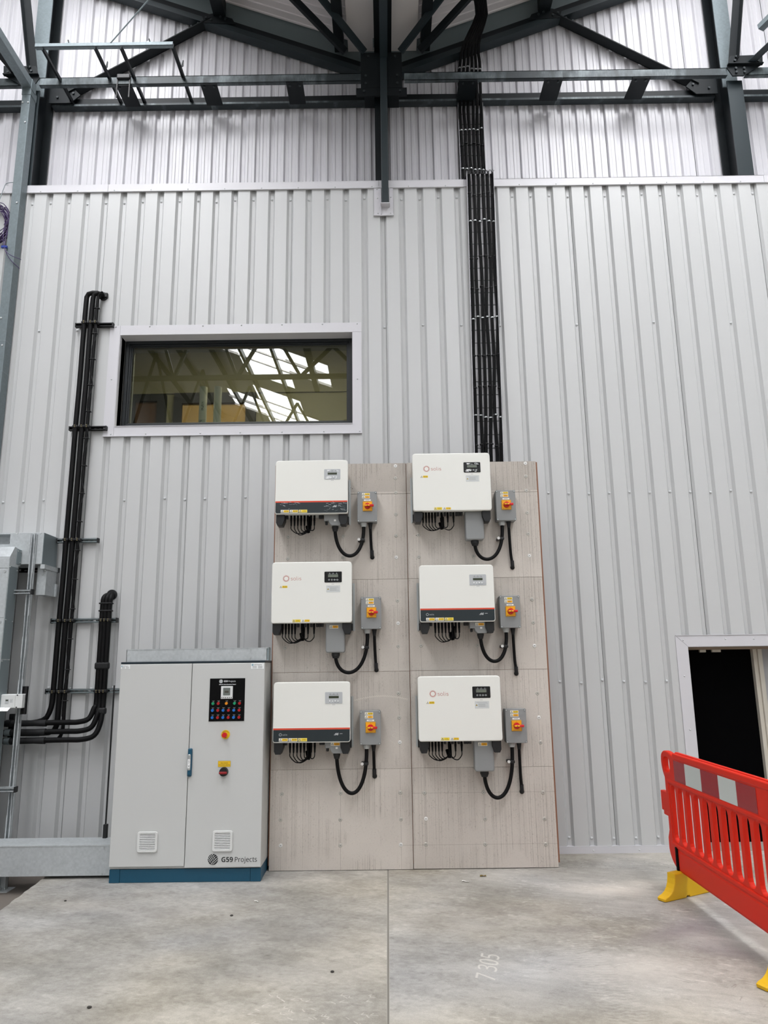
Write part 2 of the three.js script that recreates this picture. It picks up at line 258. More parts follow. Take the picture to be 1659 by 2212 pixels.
// ------------------------------------------------------------------ the window and the room behind it
{
  const w = structGroup('window_1'), F = 0.004, D = -0.14;
  const ox0 = -2.86, ox1 = -0.257, oy0 = 3.945, oy1 = 5.142;
  mesh('head_flashing', [box(-2.752, ox1, WIN.y1, oy1, F, F + 0.005), box(-2.752, -0.353, WIN.y1 - 0.004, WIN.y1, D, F + 0.005)], M.flash, w);
  mesh('side_flashing', [box(ox0, -2.754, oy0, oy1, F, F + 0.006), box(WIN.x0 - 0.004, WIN.x0, WIN.y0, WIN.y1, D, F)], M.flash, w);
  mesh('side_flashing', [box(-0.351, ox1, WIN.y0, WIN.y1 - 0.002, F, F + 0.004), box(WIN.x1, WIN.x1 + 0.004, WIN.y0, WIN.y1, D, F)], M.flash, w);
  mesh('sill_flashing', [box(-2.752, ox1, oy0, WIN.y0, F, F + 0.005), box(WIN.x0, WIN.x1, WIN.y0 - 0.004, WIN.y0 + 0.001, D, F + 0.012), box(ox0, ox1, oy0 - 0.006, oy0, F, F + 0.014)], M.flash, w);
  const s = []; for (const x of [-2.80, -2.45, -1.9, -1.5, -1.08, -0.66, -0.30]) { s.push(...screwHead(x, 5.128, 0.010, 0.008), ...screwHead(x + 0.02, 3.965, 0.010, 0.008)); } s.push(...screwHead(-2.81, 4.55, 0.010, 0.008), ...screwHead(-0.30, 4.52, 0.010, 0.008)); stuff(mesh('fixing_screws', s, M.screw, w));
  const ring = (i0, i1, z0, z1) => { const a = rrect(WIN.x0 + 0.012 + i0, WIN.x1 - 0.006 - i0, WIN.y0 + 0.03 + i0, WIN.y1 - 0.004 - i0, 0); a.holes.push(rrect(WIN.x0 + 0.012 + i1, WIN.x1 - 0.006 - i1, WIN.y0 + 0.03 + i1, WIN.y1 - 0.004 - i1, 0, THREE.Path)); return ext(a, z0, z1, 0.002); };
  mesh('window_frame', [ring(0, 0.032, -0.20, D), ring(0.026, 0.05, -0.22, D - 0.018), ring(0.044, 0.062, -0.22, D - 0.03)], M.winFrame, w);
  mesh('pane', box(WIN.x0 + 0.05, WIN.x1 - 0.05, WIN.y0 + 0.07, WIN.y1 - 0.05, -0.186, -0.180), phys({ color: 0xcfd4cc, roughness: 0.0, transmission: 1, thickness: 0, ior: 1.75, metalness: 0 }), w);
  // the room behind
  struct('wall_office_rear', box(-6, 1.5, 2.6, 6.5, -3.5, -3.35), M.office);
  struct('wall_office_left', box(-6.1, -6, 2.6, 6.5, -3.5, -0.45), M.office);
  struct('wall_office_right', box(1.5, 1.6, 2.6, 6.5, -3.5, -0.45), M.office);
  struct('ceiling_office', box(-6.1, 1.6, 6.4, 6.5, -3.5, -0.45), M.office);
  struct('floor_office', box(-6.1, 1.6, 2.6, 2.75, -3.5, -0.45), M.office);
  struct('trim_4', box(-6, 1.5, 5.69, 5.75, -3.35, -3.32), M.office);
  const d2 = structGroup('door_2');
  mesh('door_frame', (() => { const a = poly([[-3.80, 2.75], [-3.29, 2.75], [-3.29, 5.66], [-3.80, 5.66]]); a.holes.push(poly([[-3.74, 2.76], [-3.41, 2.76], [-3.41, 5.55], [-3.74, 5.55]])); return ext(a, -3.35, -3.25); })(), M.officeDark, d2);
  mesh('leaf_or_dark_sheet', box(-3.74, -3.41, 2.76, 5.55, -3.35, -3.30), M.brown, d2);
  const w5 = structGroup('door_3');
  mesh('door_frame', (() => { const a = poly([[-3.16, 2.75], [-1.95, 2.75], [-1.95, 5.67], [-3.16, 5.67]]); a.holes.push(poly([[-3.04, 2.76], [-2.09, 2.76], [-2.09, 5.51], [-3.04, 5.51]])); return ext(a, -3.35, -3.25); })(), M.officeDark, w5);
  mesh('leaf_or_dark_sheet', box(-3.04, -2.09, 2.76, 5.51, -3.35, -3.30), M.tan, w5);
  const lamp = structGroup('window_20');   // glowing panel added out of view to brighten the room
  mesh('added_ceiling_lamp', box(-2.6, -0.8, 6.375, 6.395, -1.55, -0.65), new THREE.MeshStandardMaterial({ color: 0xffffff, emissive: 0xfff0d8, emissiveIntensity: OFFICE_FILL_LIGHT }), lamp);
  const l = new THREE.RectAreaLight(0xffeed0, OFFICE_FILL_LIGHT, 1.8, 0.9); l.position.set(-1.7, 6.36, -1.1); l.lookAt(-1.7, 0, -1.1); l.castShadow = true; lamp.add(l);
  const roll = (x, label) => {
    const t = thing('plastic_pipe', label, 'pipe', [x, 2.75, -0.62]);
    mesh('pipe_wall', new THREE.LatheGeometry([[0.037, 1.9], [0.037, 1.95], [0.042, 1.95], [0.042, 0]].map(([x, y]) => new THREE.Vector2(x, y)), 24), M.pipe, t); return t;
  };
  const p1 = roll(-2.03, 'left of two pale pipes standing behind the window glass, printed with black marks');
  const mark = ctexMat(128, 128, (c) => { c.fillStyle = '#c9cdc2'; c.fillRect(0, 0, 128, 128); c.fillStyle = '#15171a'; for (let i = 0; i < 26; i++) c.fillRect(rr(0, 110), rr(0, 120), rr(4, 22), rr(4, 14)); });
  mesh('print', new THREE.CylinderGeometry(0.0428, 0.0428, 0.11, 12, 1, true, -0.2, 0.7).translate(0, 1.72, 0), mark, p1); mesh('print', new THREE.CylinderGeometry(0.0428, 0.0428, 0.13, 12, 1, true, -0.9, 1.7).translate(0, 1.5, 0), mark, p1);
  roll(-1.87, 'right of two pale pipes standing behind the window glass, plain');
}
function ctexMat(w, h, draw, rough = 0.5, alpha = false) { return new THREE.MeshStandardMaterial({ map: ctex(w, h, draw), roughness: rough, transparent: alpha }); }

// ------------------------------------------------------------------ the doorway at the right
{
  const d = structGroup('door_1');
  mesh('head_flashing', [ext(poly([[2.686, 1.905], [3.83, 1.905], [3.72, 1.80], [2.797, 1.80]]), 0.004, 0.010), box(2.686, 3.83, 1.902, 1.908, 0.004, 0.016), box(2.797, 3.72, 1.796, 1.80, -0.12, 0.008)], M.flash, d);
  mesh('side_flashing', ext(poly([[2.684, 0], [2.795, 0], [2.795, 1.80], [2.684, 1.903]]), 0.004, 0.0095), M.flash, d);
  mesh('side_flashing', [ext(poly([[3.72, 0], [3.83, 0], [3.83, 1.905], [3.72, 1.80]]), 0.004, 0.0095), box(3.70, 3.722, 0, 1.80, -0.26, 0.009)], M.reveal, d);
  mesh('lining', [box(2.795, 3.71, 1.772, 1.795, -0.32, -0.1), box(2.795, 2.80, 0, 1.78, -0.32, -0.1)], M.softwood, d);
  mesh('door_jamb', [box(3.525, 3.60, 0, 1.775, -0.34, -0.25), box(3.56, 3.60, 0, 1.775, -0.34, -0.225)], M.jamb, d);
  mesh('jamb_panel', box(3.60, 3.71, 0, 1.775, -0.34, -0.27), M.reveal, d);
  mesh('leaf_or_dark_sheet', box(2.795, 3.53, 0.0, 1.775, -0.36, -0.30), M.darkRoom, d);  // black sheet across the opening stands for the unlit room behind
  mesh('threshold', box(2.795, 3.72, -0.02, 0.012, -0.36, -0.02), M.joint, d);
  const s = []; for (const [x, y] of [[2.755, 1.86], [3.155, 1.865], [3.42, 1.865], [3.7, 1.865], [2.735, 1.53], [2.74, 1.05], [2.75, 0.5]]) s.push(...screwHead(x, y, 0.010, 0.008)); stuff(mesh('fixing_screws', s, M.screw, d));
  for (const [x, w] of [[3.02, 0.06], [3.14, 0.085]]) mesh('bracket', rbox(x, x + w, 1.748, 1.773, -0.30, -0.27, 0.003), M.jamb, d);
}

// ------------------------------------------------------------------ floor: two poured slabs with a joint, a lower strip at the left
function floorTex(x0, seed, right) {
  const W = 1900, H = 1900, S = W / 4.1;      // 4.1 m square starting at (x0, z = -0.5)
  return ctex(W, H, (c, w, h) => {
    fill(c, w, h, (px, py) => {
      const X = x0 + px / S, Z = py / S - 0.5;
      const ux = X * 0.94 + Z * 0.34, uz = Z * 0.94 - X * 0.34;
      const big = fbm(X * 1.3 + 3 + seed, Z * 1.7 + 9, 3) - 0.5, mid = fbm(ux * 6 + seed, uz * 9 + seed, 4) - 0.5, grit = fbm(X * 34 + seed, Z * 44, 3) - 0.5;
      const streak = fbm(ux * 5 + 40, uz * 34 + 3 * mid, 4) - 0.5, fine = vnoise(px / 1.6, py / 1.6) - 0.5;
      let v = 150 + 46 * big + 34 * mid + 26 * grit + 11 * streak + 16 * fine, warm = 7 + 16 * (fbm(X * 0.9 + 70, Z * 1.2 + seed, 3) - 0.5);
      const dusty = right ? Math.max(0, Math.min(1, (fbm(X * 2 + 11, Z * 2.8 + 30, 4) - 0.47 + 0.12 * (X - 1.2)) * 4)) : 0;
      v += dusty * (12 + 26 * Math.max(0, streak) - 60 * mid - 34 * grit);
      const sm = Math.max(0, Math.min(1, (fbm(X * 3 + 5, Z * 5 + seed, 3) - 0.46) * 5));
      v += sm * (right && X > 0.4 ? 100 : 45) * Math.max(0, fbm(ux * 26 + grit, uz * 44 + 9, 3) - 0.6) - 60 * Math.max(0, fbm(ux * 20 + 50, uz * 34, 3) - 0.64);
      return [v + warm, v + warm * 0.45, v - warm * 0.65];
    });
    const P = (x, z) => [(x - x0) * S, (z + 0.5) * S];
    const blot = (x, z, rx, rz, col, rot = 0) => { const [a, b] = P(x, z); c.save(); c.translate(a, b); c.rotate(rot); c.scale(rx * S, rz * S); const g = c.createRadialGradient(0, 0, 0, 0, 0, 1); g.addColorStop(0, col); g.addColorStop(1, col.replace(/[\d.]+\)$/, '0)')); c.fillStyle = g; c.beginPath(); c.arc(0, 0, 1, 0, 6.3); c.fill(); c.restore(); };
    if (right) {
      for (const [x, z, a, b, k, r] of [[1.75, 1.95, 0.5, 0.16, 'rgba(112,104,112,0.45)', -0.5], [2.0, 2.3, 0.5, 0.15, 'rgba(110,104,106,0.4)', 0.5], [1.1, 1.9, 0.35, 0.14, 'rgba(122,116,112,0.38)', 0], [0.8, 1.5, 0.6, 0.2, 'rgba(128,121,114,0.35)', 0.1], [1.6, 1.05, 0.45, 0.18, 'rgba(232,222,208,0.55)', 0.1], [1.35, 2.5, 0.6, 0.3, 'rgba(222,214,202,0.5)', 0], [0.35, 1.7, 0.5, 0.2, 'rgba(132,126,120,0.3)', 0], [1.9, 0.9, 0.3, 0.12, 'rgba(228,220,206,0.45)', 0]]) blot(x, z, a, b, k, r);
      // chalked figures
      c.save(); const [a, b] = P(0.56, 2.47); c.translate(a, b); c.rotate(-1.35); c.fillStyle = 'rgba(226,222,212,0.5)'; c.font = `italic ${Math.round(0.15 * S)}px sans-serif`; c.fillText('7 305', -0.18 * S, 0); c.restore();
      // tyre tread and boot prints in pale dust
      c.strokeStyle = 'rgba(216,210,198,0.35)'; c.lineWidth = 2;
      for (let i = 0; i < 34; i++) { const z = 2.05 + i * 0.033, x = 1.08 + (z - 2.05) * 0.02 + 0.01 * (i % 2); const [p, q] = P(x, z); c.beginPath(); c.moveTo(p - 0.11 * S, q + rr(-2, 2)); c.lineTo(p - 0.04 * S, q + 0.015 * S); c.lineTo(p, q); c.lineTo(p + 0.05 * S, q + 0.014 * S); c.lineTo(p + 0.11 * S, q + rr(-2, 3)); c.stroke(); }
      c.lineWidth = 2.4;
      for (const [x, z] of [[0.76, 1.48], [0.93, 1.36], [0.78, 2.2], [0.8, 2.42]]) for (let i = 0; i < 9; i++) { const [p, q] = P(x + rr(-0.05, 0.05), z + rr(-0.05, 0.05)); c.beginPath(); c.moveTo(p, q); c.lineTo(p + rr(4, 11), q + rr(-5, 5)); c.stroke(); }
      c.strokeStyle = 'rgba(104,97,90,0.3)'; for (let i = 0; i < 150; i++) { const k = i % 5, [p, q] = P([1.25, 1.5, 1.0, 1.7, 1.9][k] + rr(-0.22, 0.22), [2.0, 1.7, 2.3, 2.5, 2.9][k] + rr(-0.2, 0.2)); c.lineWidth = rr(0.8, 3); c.beginPath(); c.moveTo(p, q); const t = [-0.5, 1.1, -0.4, 0.5, -0.7][k] + rr(-0.25, 0.25), l = rr(6, 42); c.lineTo(p + l * Math.cos(t), q + l * Math.sin(t)); c.stroke(); }
      c.fillStyle = 'rgba(70,62,55,0.65)'; for (let i = 0; i < 90; i++) { const [p, q] = P(rr(1.4, 2.4), 0.12 + Math.abs(rr(-0.5, 0.5)) * 0.9); c.fillRect(p, q, rr(1, 4), rr(1, 4)); }
    } else {
      for (const [x, z, a, b, k, r] of [[-0.8, 1.9, 0.7, 0.2, 'rgba(140,136,132,0.3)', 0.2], [-1.6, 1.5, 0.5, 0.15, 'rgba(146,140,134,0.3)', -0.2], [-0.5, 2.5, 0.6, 0.25, 'rgba(200,194,184,0.3)', 0], [-2.2, 1.3, 0.5, 0.2, 'rgba(206,198,188,0.35)', 0.2]]) blot(x, z, a, b, k, r);
      c.strokeStyle = 'rgba(112,106,100,0.35)'; for (let i = 0; i < 40; i++) { const [p, q] = P(rr(-2.4, -0.2), rr(0.9, 3.1)); c.lineWidth = rr(0.7, 1.8); c.beginPath(); c.moveTo(p, q); c.quadraticCurveTo(p + rr(10, 40), q + rr(-14, 14), p + rr(30, 90), q + rr(-24, 10)); c.stroke(); }
      c.strokeStyle = 'rgba(226,221,212,0.5)'; c.lineWidth = 2; for (let i = 0; i < 60; i++) { const [p, q] = P(rr(-0.75, -0.12), rr(2.75, 3.2)); c.beginPath(); c.moveTo(p, q); c.lineTo(p + rr(-12, 12), q + 9); c.lineTo(p + rr(6, 14), q + 12); c.stroke(); }
    }
  });
}
{
  const f = structGroup('floor');
  const slab = (pts, x0, map, name) => {
    const g = new THREE.ExtrudeGeometry(poly(pts.map(([x, z]) => [x, -z])), { depth: 0.3, bevelEnabled: false }).rotateX(-Math.PI / 2).translate(0, -0.3, 0);
    const p = g.attributes.position, uv = g.attributes.uv; for (let i = 0; i < p.count; i++) uv.setXY(i, (p.getX(i) - x0) / 4.1, 1 - (p.getZ(i) + 0.5) / 4.1);
    map.wrapS = map.wrapT = THREE.MirroredRepeatWrapping;
    return mesh(name, g, new THREE.MeshStandardMaterial({ map, roughness: 0.62 }), f);
  };
  const edge = []; for (let z = -0.02; z < HALL_Z; z += 0.06) edge.push([-2.885 + 0.085 * Math.max(0, z - 0.3) + (z < 4 ? rr(-0.006, 0.006) : 0), z]);
  slab([[-0.054, -0.4], [-2.9, -0.4], ...edge, [-0.054, HALL_Z]].filter(([x]) => x < 0), -4.15, floorTex(-4.15, 3, false), 'floor_slab');
  slab([[-0.046, -0.4], [HALL_X, -0.4], [HALL_X, HALL_Z], [-0.046, HALL_Z]], -0.05, floorTex(-0.05, 31, true), 'floor_slab');
  mesh('joint_filler', [box(-0.055, -0.045, -0.2, -0.003, -0.3, HALL_Z)], M.jointDark, f);
  mesh('joint_edge', [box(-0.0575, -0.0535, -0.02, 0.0012, 0.46, HALL_Z), box(-0.0465, -0.0425, -0.02, 0.0012, 0.46, HALL_Z)], M.joint, f);
  struct('floor_lower', [box(-HALL_X, -2.0, -0.4, -0.12, -0.5, HALL_Z)], M.slabLow);
  struct('trim_5', [box(-HALL_X, -2.84, -0.12, 0.0, -0.2, 0.02)], M.slabLow);
}
// ------------------------------------------------------------------ steelwork
const bolts = (list, z, r = 0.014, h = 0.016) => list.map(([x, y]) => new THREE.CylinderGeometry(r, r, h, 6).rotateX(Math.PI / 2).translate(x, y, z + h / 2));
for (const s of [-1, 1]) {
  const side = s < 0 ? 'left' : 'right', t = thing('steel_column', s < 0 ? 'dark steel column behind the galvanised post, its foot hidden by the white cap flashing' : 'dark grey steel column rising behind the white wall at the right', 'column', [s * 3.935, 6.8, 0]);
  mesh('front_flange', box(-0.085, 0.085, 0, 1.22, -0.032, -0.018), M.steel, t);
  mesh('front_flange', box(-0.085, 0.085, 1.22, 3.4, -0.12, -0.106), M.galvPost, t).userData.label = 'bare galvanised upper flange';
  mesh('web', [box(-0.006, 0.006, 0, 1.22, -0.33, -0.032), box(-0.006, 0.006, 1.22, 3.4, -0.33, -0.12)], M.steelShaded, t);
  mesh('rear_flange', box(-0.085, 0.085, 0, 3.4, -0.345, -0.33), M.steelShaded, t);
  // node plate in front of the column
  const g = thing('gusset_plate', s < 0 ? 'dark bolted gusset plate at the head of the galvanised post, left' : 'dark many-sided gusset plate bolted to the right column', 'plate', [s * 3.935, 8.13, 0.058]);
  mesh('plate', ext(poly([[-0.115, -0.02], [-0.06, 0.13], [0.30, 0.14], [0.29, 0.02], [0.06, -0.13], [-0.06, -0.13]].map(([x, y]) => [s * x, y])), 0, 0.014, 0.002), M.steelShaded, g);
  mesh('stiffener', box(Math.min(s * -0.11, s * 0.28), Math.max(s * -0.11, s * 0.28), 0.0, 0.012, 0.012, 0.05), M.steelShaded, g);
  for (const [x, y] of [[-0.02, -0.04], [0.07, -0.04], [-0.02, -0.09], [0.07, -0.09], [-0.02, 0.06], [0.0, 0.11], [0.17, 0.06], [0.22, 0.1], [0.24, 0.05], [0.19, 0.03]]) mesh('bolt', bolts([[s * x, y]], 0.014)[0], M.bolt, g);
  const p = thing('steel_hanger', `dark angle hanger rising from the ${side} gusset plate towards the roof`, 'steel bar', [s * 3.9, 8.2, 0.09]);
  mesh('angle_bar', angleBar(V(0, 0, 0), V(s * 0.14, 1.35, 0.22), 0.085, 0.008, V(0, 0, 1), s, 1), M.steelShaded, p);
  // horizontal girder: front chord, rear chord and the plates between them
  const L = (a, b) => (s < 0 ? [-b, -a] : [a, b]), [fa, fb] = L(0.24, 3.83), [ga, gb] = L(4.03, 7.5);
  const fc = thing('girder_chord', `patchily painted front chord of the wind girder, ${side} of the centre post`, 'steel beam', [0, 8.03, 0]);
  mesh('chord_bar', [box(fa, fb, 0, 0.095, 0.042, 0.05), box(fa, fb, 0, 0.008, 0.0, 0.05), box(fa, fb, 0.087, 0.095, 0.0, 0.05), box(ga, gb, 0, 0.095, 0.042, 0.05), box(ga, gb, 0, 0.008, 0, 0.05)], M.worn, fc);
  const rc = thing('girder_rail', `black rail with a pale lower lip along the upper wall, ${side} of the centre post`, 'steel beam', [0, 8.04, 0]);
  const [ra, rb] = L(0.10, 3.84), [qa, qb] = L(4.03, 7.5);
  mesh('rail_bar', [box(ra, rb, 0.035, 0.11, -0.375, -0.30), box(qa, qb, 0.035, 0.11, -0.375, -0.30)], M.steelShaded, rc);
  mesh('lower_lip', [box(ra, rb, 0.006, 0.032, -0.375, -0.285), box(qa, qb, 0.006, 0.032, -0.375, -0.285)], M.worn, rc);
  mesh('wires', [tube([[ra, 0.117, -0.31], [(ra + rb) / 2, 0.116, -0.32], [rb, 0.117, -0.31]], 0.006, 20, 6), tube([[ra, 0.115, -0.34], [rb, 0.115, -0.34]], 0.005, 8, 6)], M.cable, rc);
  const spots = s < 0 ? [[-2.975, -2.80, 'under the ladder frame'], [-2.034, -1.85, 'just right of the ladder frame'], [-1.078, -0.89, 'nearest the centre post, left side']] : [[0.845, 1.055, 'in front of the black cable run'], [1.80, 2.005, 'third from the right column'], [2.78, 2.98, 'nearest the right column']];
  for (const [a, b, where] of spots) {
    const pl = thing('batten_plate', `dark batten plate bridging the two girder chords, ${where}`, 'plate', [(a + b) / 2, 8.022, 0]);
    mesh('plate', box(a - (a + b) / 2, b - (a + b) / 2, -0.004, 0.006, -0.275, 0.042), M.steelShaded, pl);
    for (const q of [-0.055, 0.055]) mesh('bolt', new THREE.CylinderGeometry(0.013, 0.013, 0.014, 6).translate(q, -0.011, 0.01), M.bolt, pl);
  }
  // brace from column to rafter, and the rafter with its galvanised backing
  const br = thing('brace', `slanting dark angle brace between column and rafter, ${side}`, 'steel beam', [s * 3.68, 8.24, -0.29]);
  mesh('angle_bar', angleBar(V(0, 0, 0), V(s * -1.62, 1.0, 0), 0.125, 0.012, V(s, 1.62, 0).normalize(), s, 1), M.steelShaded, br);
  for (const [x, y] of [[-0.05, 0.02], [-0.12, 0.07], [-1.5, 0.90], [-1.42, 0.86]]) mesh('bolt', bolts([[s * x, y]], 0.02)[0], M.bolt, br);
  const gp = thing('gusset_plate', `dark plate joining brace and rafter, ${side} of the cable run`.replace('left of the cable run', 'left half of the gable').replace('right of the cable run', 'right half of the gable'), 'plate', [s * 1.93, 9.12, -0.245]);
  mesh('plate', ext(poly([[-0.20, -0.03], [0.17, 0.0], [0.2, 0.10], [0.06, 0.13], [-0.16, 0.05]].map(([x, y]) => [s * x, y])), 0, 0.012), M.steelShaded, gp);
  for (const [x, y] of [[0.09, 0.03], [0.15, 0.06], [-0.08, 0.04], [-0.02, 0.07]]) mesh('bolt', bolts([[s * x, y]], 0.012)[0], M.bolt, gp);
  const gl = thing('gusset_plate', `small dark plate at the lower end of the brace, ${side}`, 'plate', [s * 3.66, 8.16, -0.26]);
  mesh('plate', ext(poly([[0.2, -0.1], [-0.05, -0.1], [-0.16, 0.0], [0.02, 0.2], [0.2, 0.2]].map(([x, y]) => [s * x, y])), 0, 0.012), M.steelShaded, gl);
  for (const [x, y] of [[-0.08, 0.02], [0.06, 0.12], [0.1, -0.03]]) mesh('bolt', bolts([[s * x, y]], 0.012)[0], M.bolt, gl);
  const rf = thing('rafter', `dark rafter along the sloping top of the gable wall, ${side} half`, 'steel beam', [0, 0, 0]);
  const a = V(s * 0.16, 8.386 + 0.389 * 0.16, -0.3), b = V(s * 7.4, 8.386 + 0.389 * 7.4, -0.3), up = V(-s * 0.389, 1, 0).normalize();
  mesh('lower_angle', bar(a, b, 0.12, 0.068, up, 0, -0.034), M.steel, rf);
  mesh('upper_angle', bar(a, b, 0.10, 0.066, up, 0, 0.036), M.steelShaded, rf);
  mesh('galvanised_backing', bar(a, b, 0.03, 0.26, up, (s < 0 ? -1 : 1) * -0.03 * 0, 0.2), M.backing, rf);
  // beams under the roof sheets, running away from the gable
  const pu = thing('purlin', `dark purlin running under the ${side} roof slope away from the gable`, 'steel beam', [s * 1.92, roofY(1.92) - 0.03, 0]);
  mesh('purlin_bar', box(-0.07, 0.07, -0.24, -0.06, -0.24, 12), M.steelShaded, pu);
  const pv = thing('purlin', `narrow dark purlin beside the ${side} edge of the valley gutter`, 'steel beam', [s * 0.5, roofY(0.5) - 0.03, 0]);
  mesh('purlin_bar', box(-0.055, 0.055, -0.22, -0.06, -0.24, 12), M.steelShaded, pv);
  const d1 = thing('diagonal_strut', `dark flat strut fanning out in front from the centre node, ${side}`, 'steel bar', [s * 0.2, 8.40, 0.05]);
  mesh('strut_bar', bar(V(0, 0, 0), V(s * 0.62, 0.53, 0.43), 0.075, 0.03, V(0, 0, 1)), M.steel, d1);
  const d2 = thing('diagonal_strut', `black strut rising behind from the rafter foot beside the gutter, ${side}`, 'steel bar', [s * 0.42, 8.44, 0.02]);
  mesh('strut_bar', bar(V(0, 0, 0), V(s * 0.72, 0.50, 0.42), 0.07, 0.05, V(0, 0, 1)), M.steelShaded, d2);
}
{
  const t = thing('centre_post', 'slim dark post standing in the white boot flashing on the wall axis', 'post', [0.008, 6.48, 0]);
  mesh('front_tube', rbox(-0.038, 0.038, 0, 1.9, 0.012, 0.083, 0.006), M.steel, t);
  mesh('rear_section', [box(-0.103, 0.045, 0.322, 1.62, -0.062, -0.05), box(-0.034, -0.022, 0.322, 1.62, -0.34, -0.05), box(-0.103, 0.045, 0.322, 1.62, -0.345, -0.333)], M.steelShaded, t);
  mesh('bracket', [box(-0.115, -0.055, 2.03, 2.036, 0.0, 0.12), box(-0.115, -0.108, 1.99, 2.036, 0, 0.12)], M.galvDark, t);
  const n = thing('node_plate', 'large dark plate block where all the gable steel meets at the centre post', 'plate', [-0.01, 7.83, 0.052]);
  mesh('plate', [box(-0.235, 0.225, 0.1, 0.56, -0.012, 0.0), box(-0.285, 0.275, 0.0, 0.1, -0.022, -0.002), box(-0.2, 0.19, 0.1, 0.5, -0.3, -0.012)], M.steelShaded, n);
  for (const [x, y] of [[-0.15, 0.5], [0.15, 0.5], [-0.18, 0.25], [0.17, 0.25], [-0.18, 0.15], [0.17, 0.15], [-0.2, 0.05], [0.2, 0.05]]) mesh('bolt', bolts([[x, y]], 0.0)[0], M.bolt, n);
  const vb = thing('valley_beam', 'dark valley beam running overhead from the centre post towards the viewer', 'steel beam', [0.012, 8.3, 0]);
  mesh('bottom_tube', box(-0.043, 0.043, 0.0, 0.085, 0.06, 10), M.steel, vb);
  mesh('flange', box(-0.105, 0.09, 0.20, 0.215, -0.3, 10), M.steelShaded, vb);
  mesh('web', box(-0.01, 0.01, 0.085, 0.4, -0.3, 10), M.steelShaded, vb);
  const gs = structGroup('ceiling_gutter');
  mesh('gutter_soffit', [box(-0.34, 0.34, 8.735, 8.75, -0.40, HALL_Z), box(-0.40, -0.34, 8.735, 8.95, -0.40, HALL_Z), box(0.34, 0.40, 8.735, 8.95, -0.40, HALL_Z)], M.soffit, gs);
}
{ // ladder frame at the upper left
  const t = thing('ladder_frame', 'ladder-like bracket of four dark rungs carrying a thin galvanised bar, upper left', 'frame', [0, 8.085, 0]);
  mesh('galvanised_bar', [box(-3.665, -2.21, 0.0, 0.042, 0.50, 0.504), box(-3.665, -2.21, 0.0, 0.004, 0.46, 0.504)], M.galvPost, t);
  for (const x of [-3.6, -3.045, -2.77, -2.222]) mesh('rung', angleBar(V(x, 0.0, 0.5), V(x, -0.005, -0.345), 0.042, 0.006, V(0, 1, 0), 1, -1), M.steelShaded, t);
  for (const x of [-3.30, -2.44]) { mesh('threaded_rod', tube([[x, 0.0, 0.49], [x - 0.035, 0.11, 0.47]], 0.007, 4, 6), M.steelShaded, t); mesh('tab', box(x - 0.07, x - 0.02, 0.03, 0.11, 0.44, 0.446), M.galvDark, t); }
  for (const x of [-3.04, -2.21]) mesh('fin', ext(poly([[0, 0], [0.03, 0.02], [0.03, 0.09], [0.02, 0.1]]), 0.2, 0.206).translate(x, 0, 0), M.steelShaded, t);
  const r = thing('stay_rod', 'thin grey stay slanting up from the ladder frame to the roof', 'steel bar', [-2.87, 8.12, 0.5]);
  mesh('stay_bar', bar(V(0, 0, 0), V(0.27, 0.98, -0.36), 0.03, 0.012), M.galvDark, r);
  const c = thing('beam_clamp', 'black clamp hanging over the front chord among the ladder rungs', 'clamp', [-2.885, 8.02, 0.05]);
  mesh('clamp_body', [rbox(-0.075, 0.075, 0.06, 0.12, 0.0, 0.03, 0.012), box(-0.075, -0.063, -0.17, 0.08, 0.0, 0.012), box(0.063, 0.075, -0.17, 0.08, 0.0, 0.012)], M.black, c);
}

